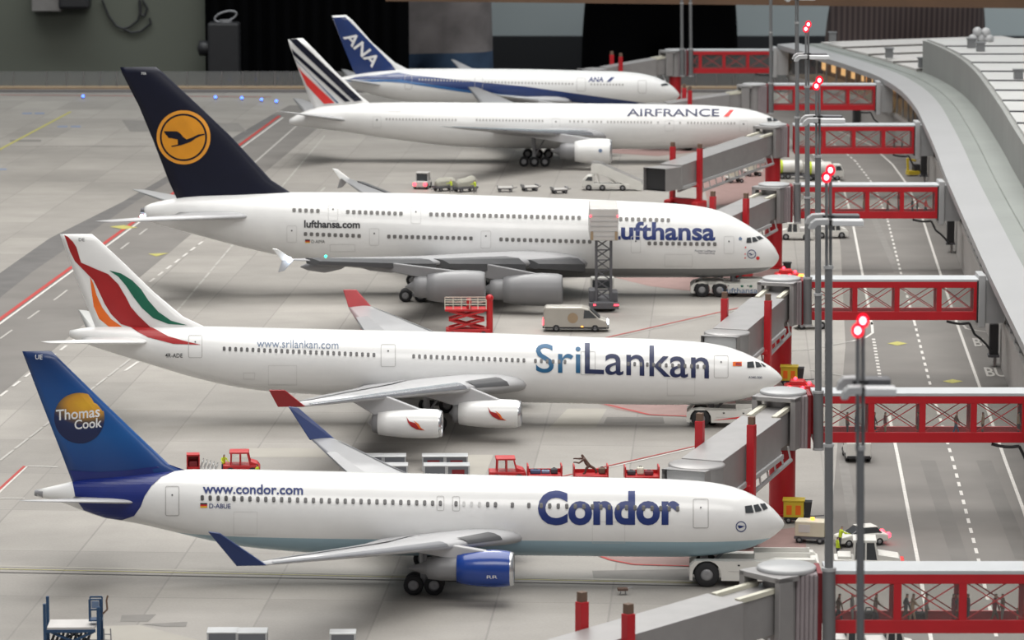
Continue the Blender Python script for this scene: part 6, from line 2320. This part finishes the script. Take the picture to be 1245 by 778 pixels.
# passengers in the link corridors
PAX = [
    (1, 1019, 1, 'cloth_brown', 'cloth_dark', 0, 'passenger in brown walking first behind the mast in the foreground corridor'),
    (1, 1036, 0, 'cloth_grey', 'cloth_grey', 0, 'passenger in grey half hidden by the near blurred mast'),
    (1, 1064, 2, 'cloth_brown', 'cloth_dark', 0, 'passenger in dark brown holding out an arm beside a black bag'),
    (1, 1101, 1, 'cloth_dark', 'cloth_brown', 0, 'passenger in dark clothes behind one in tan, foreground corridor middle bay'),
    (1, 1109, 2, 'cloth_tan', 'cloth_tan', 0, 'passenger in tan reaching forward in the foreground corridor middle bay'),
    (1, 1126, 0, 'cloth_grey', 'cloth_brown', 0, 'passenger in pale grey standing by a black case'),
    (1, 1159, 0, 'cloth_wine', 'cloth_wine', 0, 'passenger in long wine-red coat in the foreground corridor'),
    (1, 1166, 1, 'cloth_grey', 'cloth_brown', 3.1, 'passenger in grey facing the one in the wine-red coat'),
    (1, 1177, 0, 'cloth_dark', 'cloth_dark', 3.1, 'passenger in dark clothes right beside the red frame post'),
    (1, 1209, 1, 'cloth_wine', 'cloth_brown', 0, 'passenger in dark red top, left of a pair in the right bay'),
    (1, 1219, 0, 'cloth_brown', 'cloth_grey', 3.1, 'tall passenger with dark red cap, right of a pair in the right bay'),
    (1, 1237, 0, 'cloth_brown', 'cloth_tan', 0, 'small child at the right edge of the foreground corridor'),
    (2, 1030, 0, 'cloth_brown', 'cloth_dark', 0, 'passenger in brown at the left end of the second corridor'),
    (2, 1041, 0, 'cloth_blue', 'cloth_blue', 3, 'passenger in dark blue at the left end of the second corridor'),
    (2, 1062, 1, 'cloth_dark', 'cloth_dark', 0, 'passenger in black just right of the near blurred mast'),
    (2, 1076, 0, 'cloth_wine', 'cloth_tan', 0, 'passenger in wine-red top with pale trousers in the second corridor'),
    (2, 1116, 0, 'cloth_wine', 'cloth_brown', 3, 'passenger standing half behind a frame post of the second corridor'),
    (2, 1162, 1, 'cloth_brown', 'cloth_blue', 0, 'passenger in brown jacket and blue trousers striding in the second corridor'),
    (2, 1195, 0, 'cloth_tan', 'cloth_brown', 3, 'passenger in tan standing in the right part of the second corridor'),
    (2, 1238, 0, 'cloth_tan', 'cloth_dark', 0, 'passenger at the right picture edge in the second corridor'),
    (4, 1050, 0, 'cloth_tan', 'cloth_grey', 0, 'passenger in tan behind the mast lamps in the fourth corridor'),
    (4, 1079, 2, 'cloth_brown', 'cloth_wine', 0, 'passenger in brown with arm out in the fourth corridor middle bay'),
    (4, 1093, 0, 'cloth_grey', 'cloth_brown', 3, 'passenger in grey in the fourth corridor middle bay'),
    (4, 1109, 0, 'cloth_dark', 'cloth_dark', 0, 'passenger in black, left one in the last bay of the fourth corridor'),
    (4, 1115, 0, 'cloth_brown', 'cloth_dark', 0, 'passenger in brown, second in the last bay of the fourth corridor'),
    (4, 1125, 1, 'stripe_red', 'cloth_dark', 0, 'passenger in bright red in the last bay of the fourth corridor'),
    (4, 1137, 0, 'cloth_blue', 'cloth_blue', 3, 'passenger in blue at the right end of the fourth corridor'),
    (5, 1087, 2, 'cloth_wine', 'cloth_brown', 0, 'passenger in dark red in the last bay of the fifth corridor'),
    (5, 1097, 0, 'cloth_grey', 'cloth_dark', 3, 'passenger in grey in the last bay of the fifth corridor'),
]
GY = {1: 883.5, 2: 628, 4: 327, 5: 240}
for k, px, pose, a, b, rz, lab in PAX:
    y = FG[k][1].y + 1.0
    p = Vector((kx(px, y) * ((y * CT + (HC - 7) * ST) / (y * CT + HC * ST)), y, 6.24))
    person(p, rz, pose, a, b, lab, 'passengers in the link corridors', (0.68 if 'child' in lab else 1.2))
for px, lab, s_ in ((1056, 'black travel bag beside the passenger holding out an arm', (1.1, .5, .75)), (1118, 'black case at the feet of the pale grey passenger', (1.0, .5, .7))):
    y = FG[1][1].y + 1.7
    x = kx(px, y) * ((y * CT + (HC - 7) * ST) / (y * CT + HC * ST))
    t = thing('travel_bag', lab, 'bag', (x, y, 6.24), 0, 'bags in the foreground corridor')
    part(t, 'shell', 'black_plastic', lambda m: m.box((0, 0, s_[2] / 2 + .05), s_), .12)
    part(t, 'handle', 'black_plastic', lambda m: m.path([(-.2, 0, s_[2]), (-.15, 0, s_[2] + .25), (.15, 0, s_[2] + .25), (.2, 0, s_[2])], .04))
    for sx in (-1, 1):
        part(t, 'foot', 'black_plastic', lambda m: m.box((sx * s_[0] * .35, 0, .05), (.12, s_[1] * .8, .1)))

# ------------------------------------------------------------------ visitors behind the model (full size people)
def visitor(name, px, yd, rz, top, trousers, label, k, wide=1.0, hem=1.0, sub=3):
    J = human(0.03, 0.06)
    J['belly'] = (0.02, 0, 1.10, .15 * wide); J['pelvis'] = (0, 0, .95, .155 * wide); J['chest'] = (0, 0, 1.33, .16 * wide)
    J = {a: (x * k, y * k, z * k, r * k) for a, (x, y, z, r) in J.items()}
    for n, s_ in (('l', 1), ('r', -1)):
        x, y, z, r = J['hi' + n]; J['hi' + n] = (x, s_ * .10 * k * wide, z, .115 * k * wide)
        x, y, z, r = J['kn' + n]; J['kn' + n] = (x, s_ * .11 * k * wide, z, .08 * k)
        J['el' + n] = (.02 * k, s_ * .225 * k, 1.19 * k, .055 * k)
        J['wr' + n] = (.22 * k, s_ * .15 * k, 1.17 * k, .038 * k)
        J['ha' + n] = (.28 * k, s_ * .09 * k, 1.18 * k, .034 * k)
    # hands: five short fingers on each
    E = list(E_)
    for n, s_ in (('l', 1), ('r', -1)):
        x, y, z, r = J['ha' + n]
        for i in range(4):
            a = 'f%d%s' % (i, n); b = 'g%d%s' % (i, n)
            J[a] = (x + .05 * k, y - s_ * .02 * k, z - (i - 1.5) * .02 * k, .009 * k)
            J[b] = (x + (.085 - .006 * abs(i - 1.3)) * k, y - s_ * .05 * k, z - (i - 1.5) * .021 * k, .008 * k)
            E += [('ha' + n, a), (a, b)]
        J['t' + n] = (x + .02 * k, y - s_ * .03 * k, z + .05 * k, .011 * k)
        E += [('ha' + n, 't' + n)]
    def cut(c):
        z = c.z / k
        if z > 1.66 or (z > 1.57 and c.x < 0):
            return 3
        if z > 1.5:
            return 0
        if c.x > .215 * k and abs(c.y) < .2 * k and z > 1.05:
            return 0
        return 1 if z > hem else 2
    me = body(name, J, E, [M['skin'], M[top], M[trousers], M['hair_dark']], cut, 3, (hem * k, 1.5 * k, 1.66 * k))
    o = bpy.data.objects.new('person', me)
    col.objects.link(o)
    x = kx(px, yd)
    o.location = Vector((x, yd, FZ)) * S
    o.rotation_euler = (0, 0, rz)
    return tag(o, label, 'person', 'visitors behind the display')


V = 87.0
ribs = M['cloth_brown'].copy()
visitor('person', 500, 778, -1.3, 'jumper_grey', 'jeans_blue', 'person in grey jumper and blue jeans standing behind the far airliner tail', V, 1.0, 0.857)
visitor('person', 802, 800, -1.57, 'coat_black', 'coat_black', 'person dressed all in black standing behind the rear jet bridges', V * 1.02, 0.95, 0.9)
mk('cord_brown', (0.060, 0.042, 0.040), 0.95)
ntc = M['cord_brown'].node_tree
wv = ntc.nodes.new('ShaderNodeTexWave')
wv.inputs['Scale'].default_value = 26
mpw = ntc.nodes.new('ShaderNodeMix')
mpw.data_type = 'RGBA'
mpw.inputs['A'].default_value = (0.07, 0.05, 0.05, 1)
mpw.inputs['B'].default_value = (0.16, 0.12, 0.11, 1)
tcw = ntc.nodes.new('ShaderNodeTexCoord')
mw = ntc.nodes.new('ShaderNodeMapping')
mw.inputs['Rotation'].default_value = (0, 0, math.pi / 2)
ntc.links.new(tcw.outputs['Object'], mw.inputs[0])
ntc.links.new(mw.outputs[0], wv.inputs['Vector'])
ntc.links.new(wv.outputs['Fac'], mpw.inputs['Factor'])
ntc.links.new(mpw.outputs['Result'], ntc.nodes['Principled BSDF'].inputs['Base Color'])
visitor('person', 1100, 776, -1.57, 'cord_brown', 'cord_brown', 'person in brown ribbed clothes standing behind the far end of the terminal', V, 0.98, 0.97)
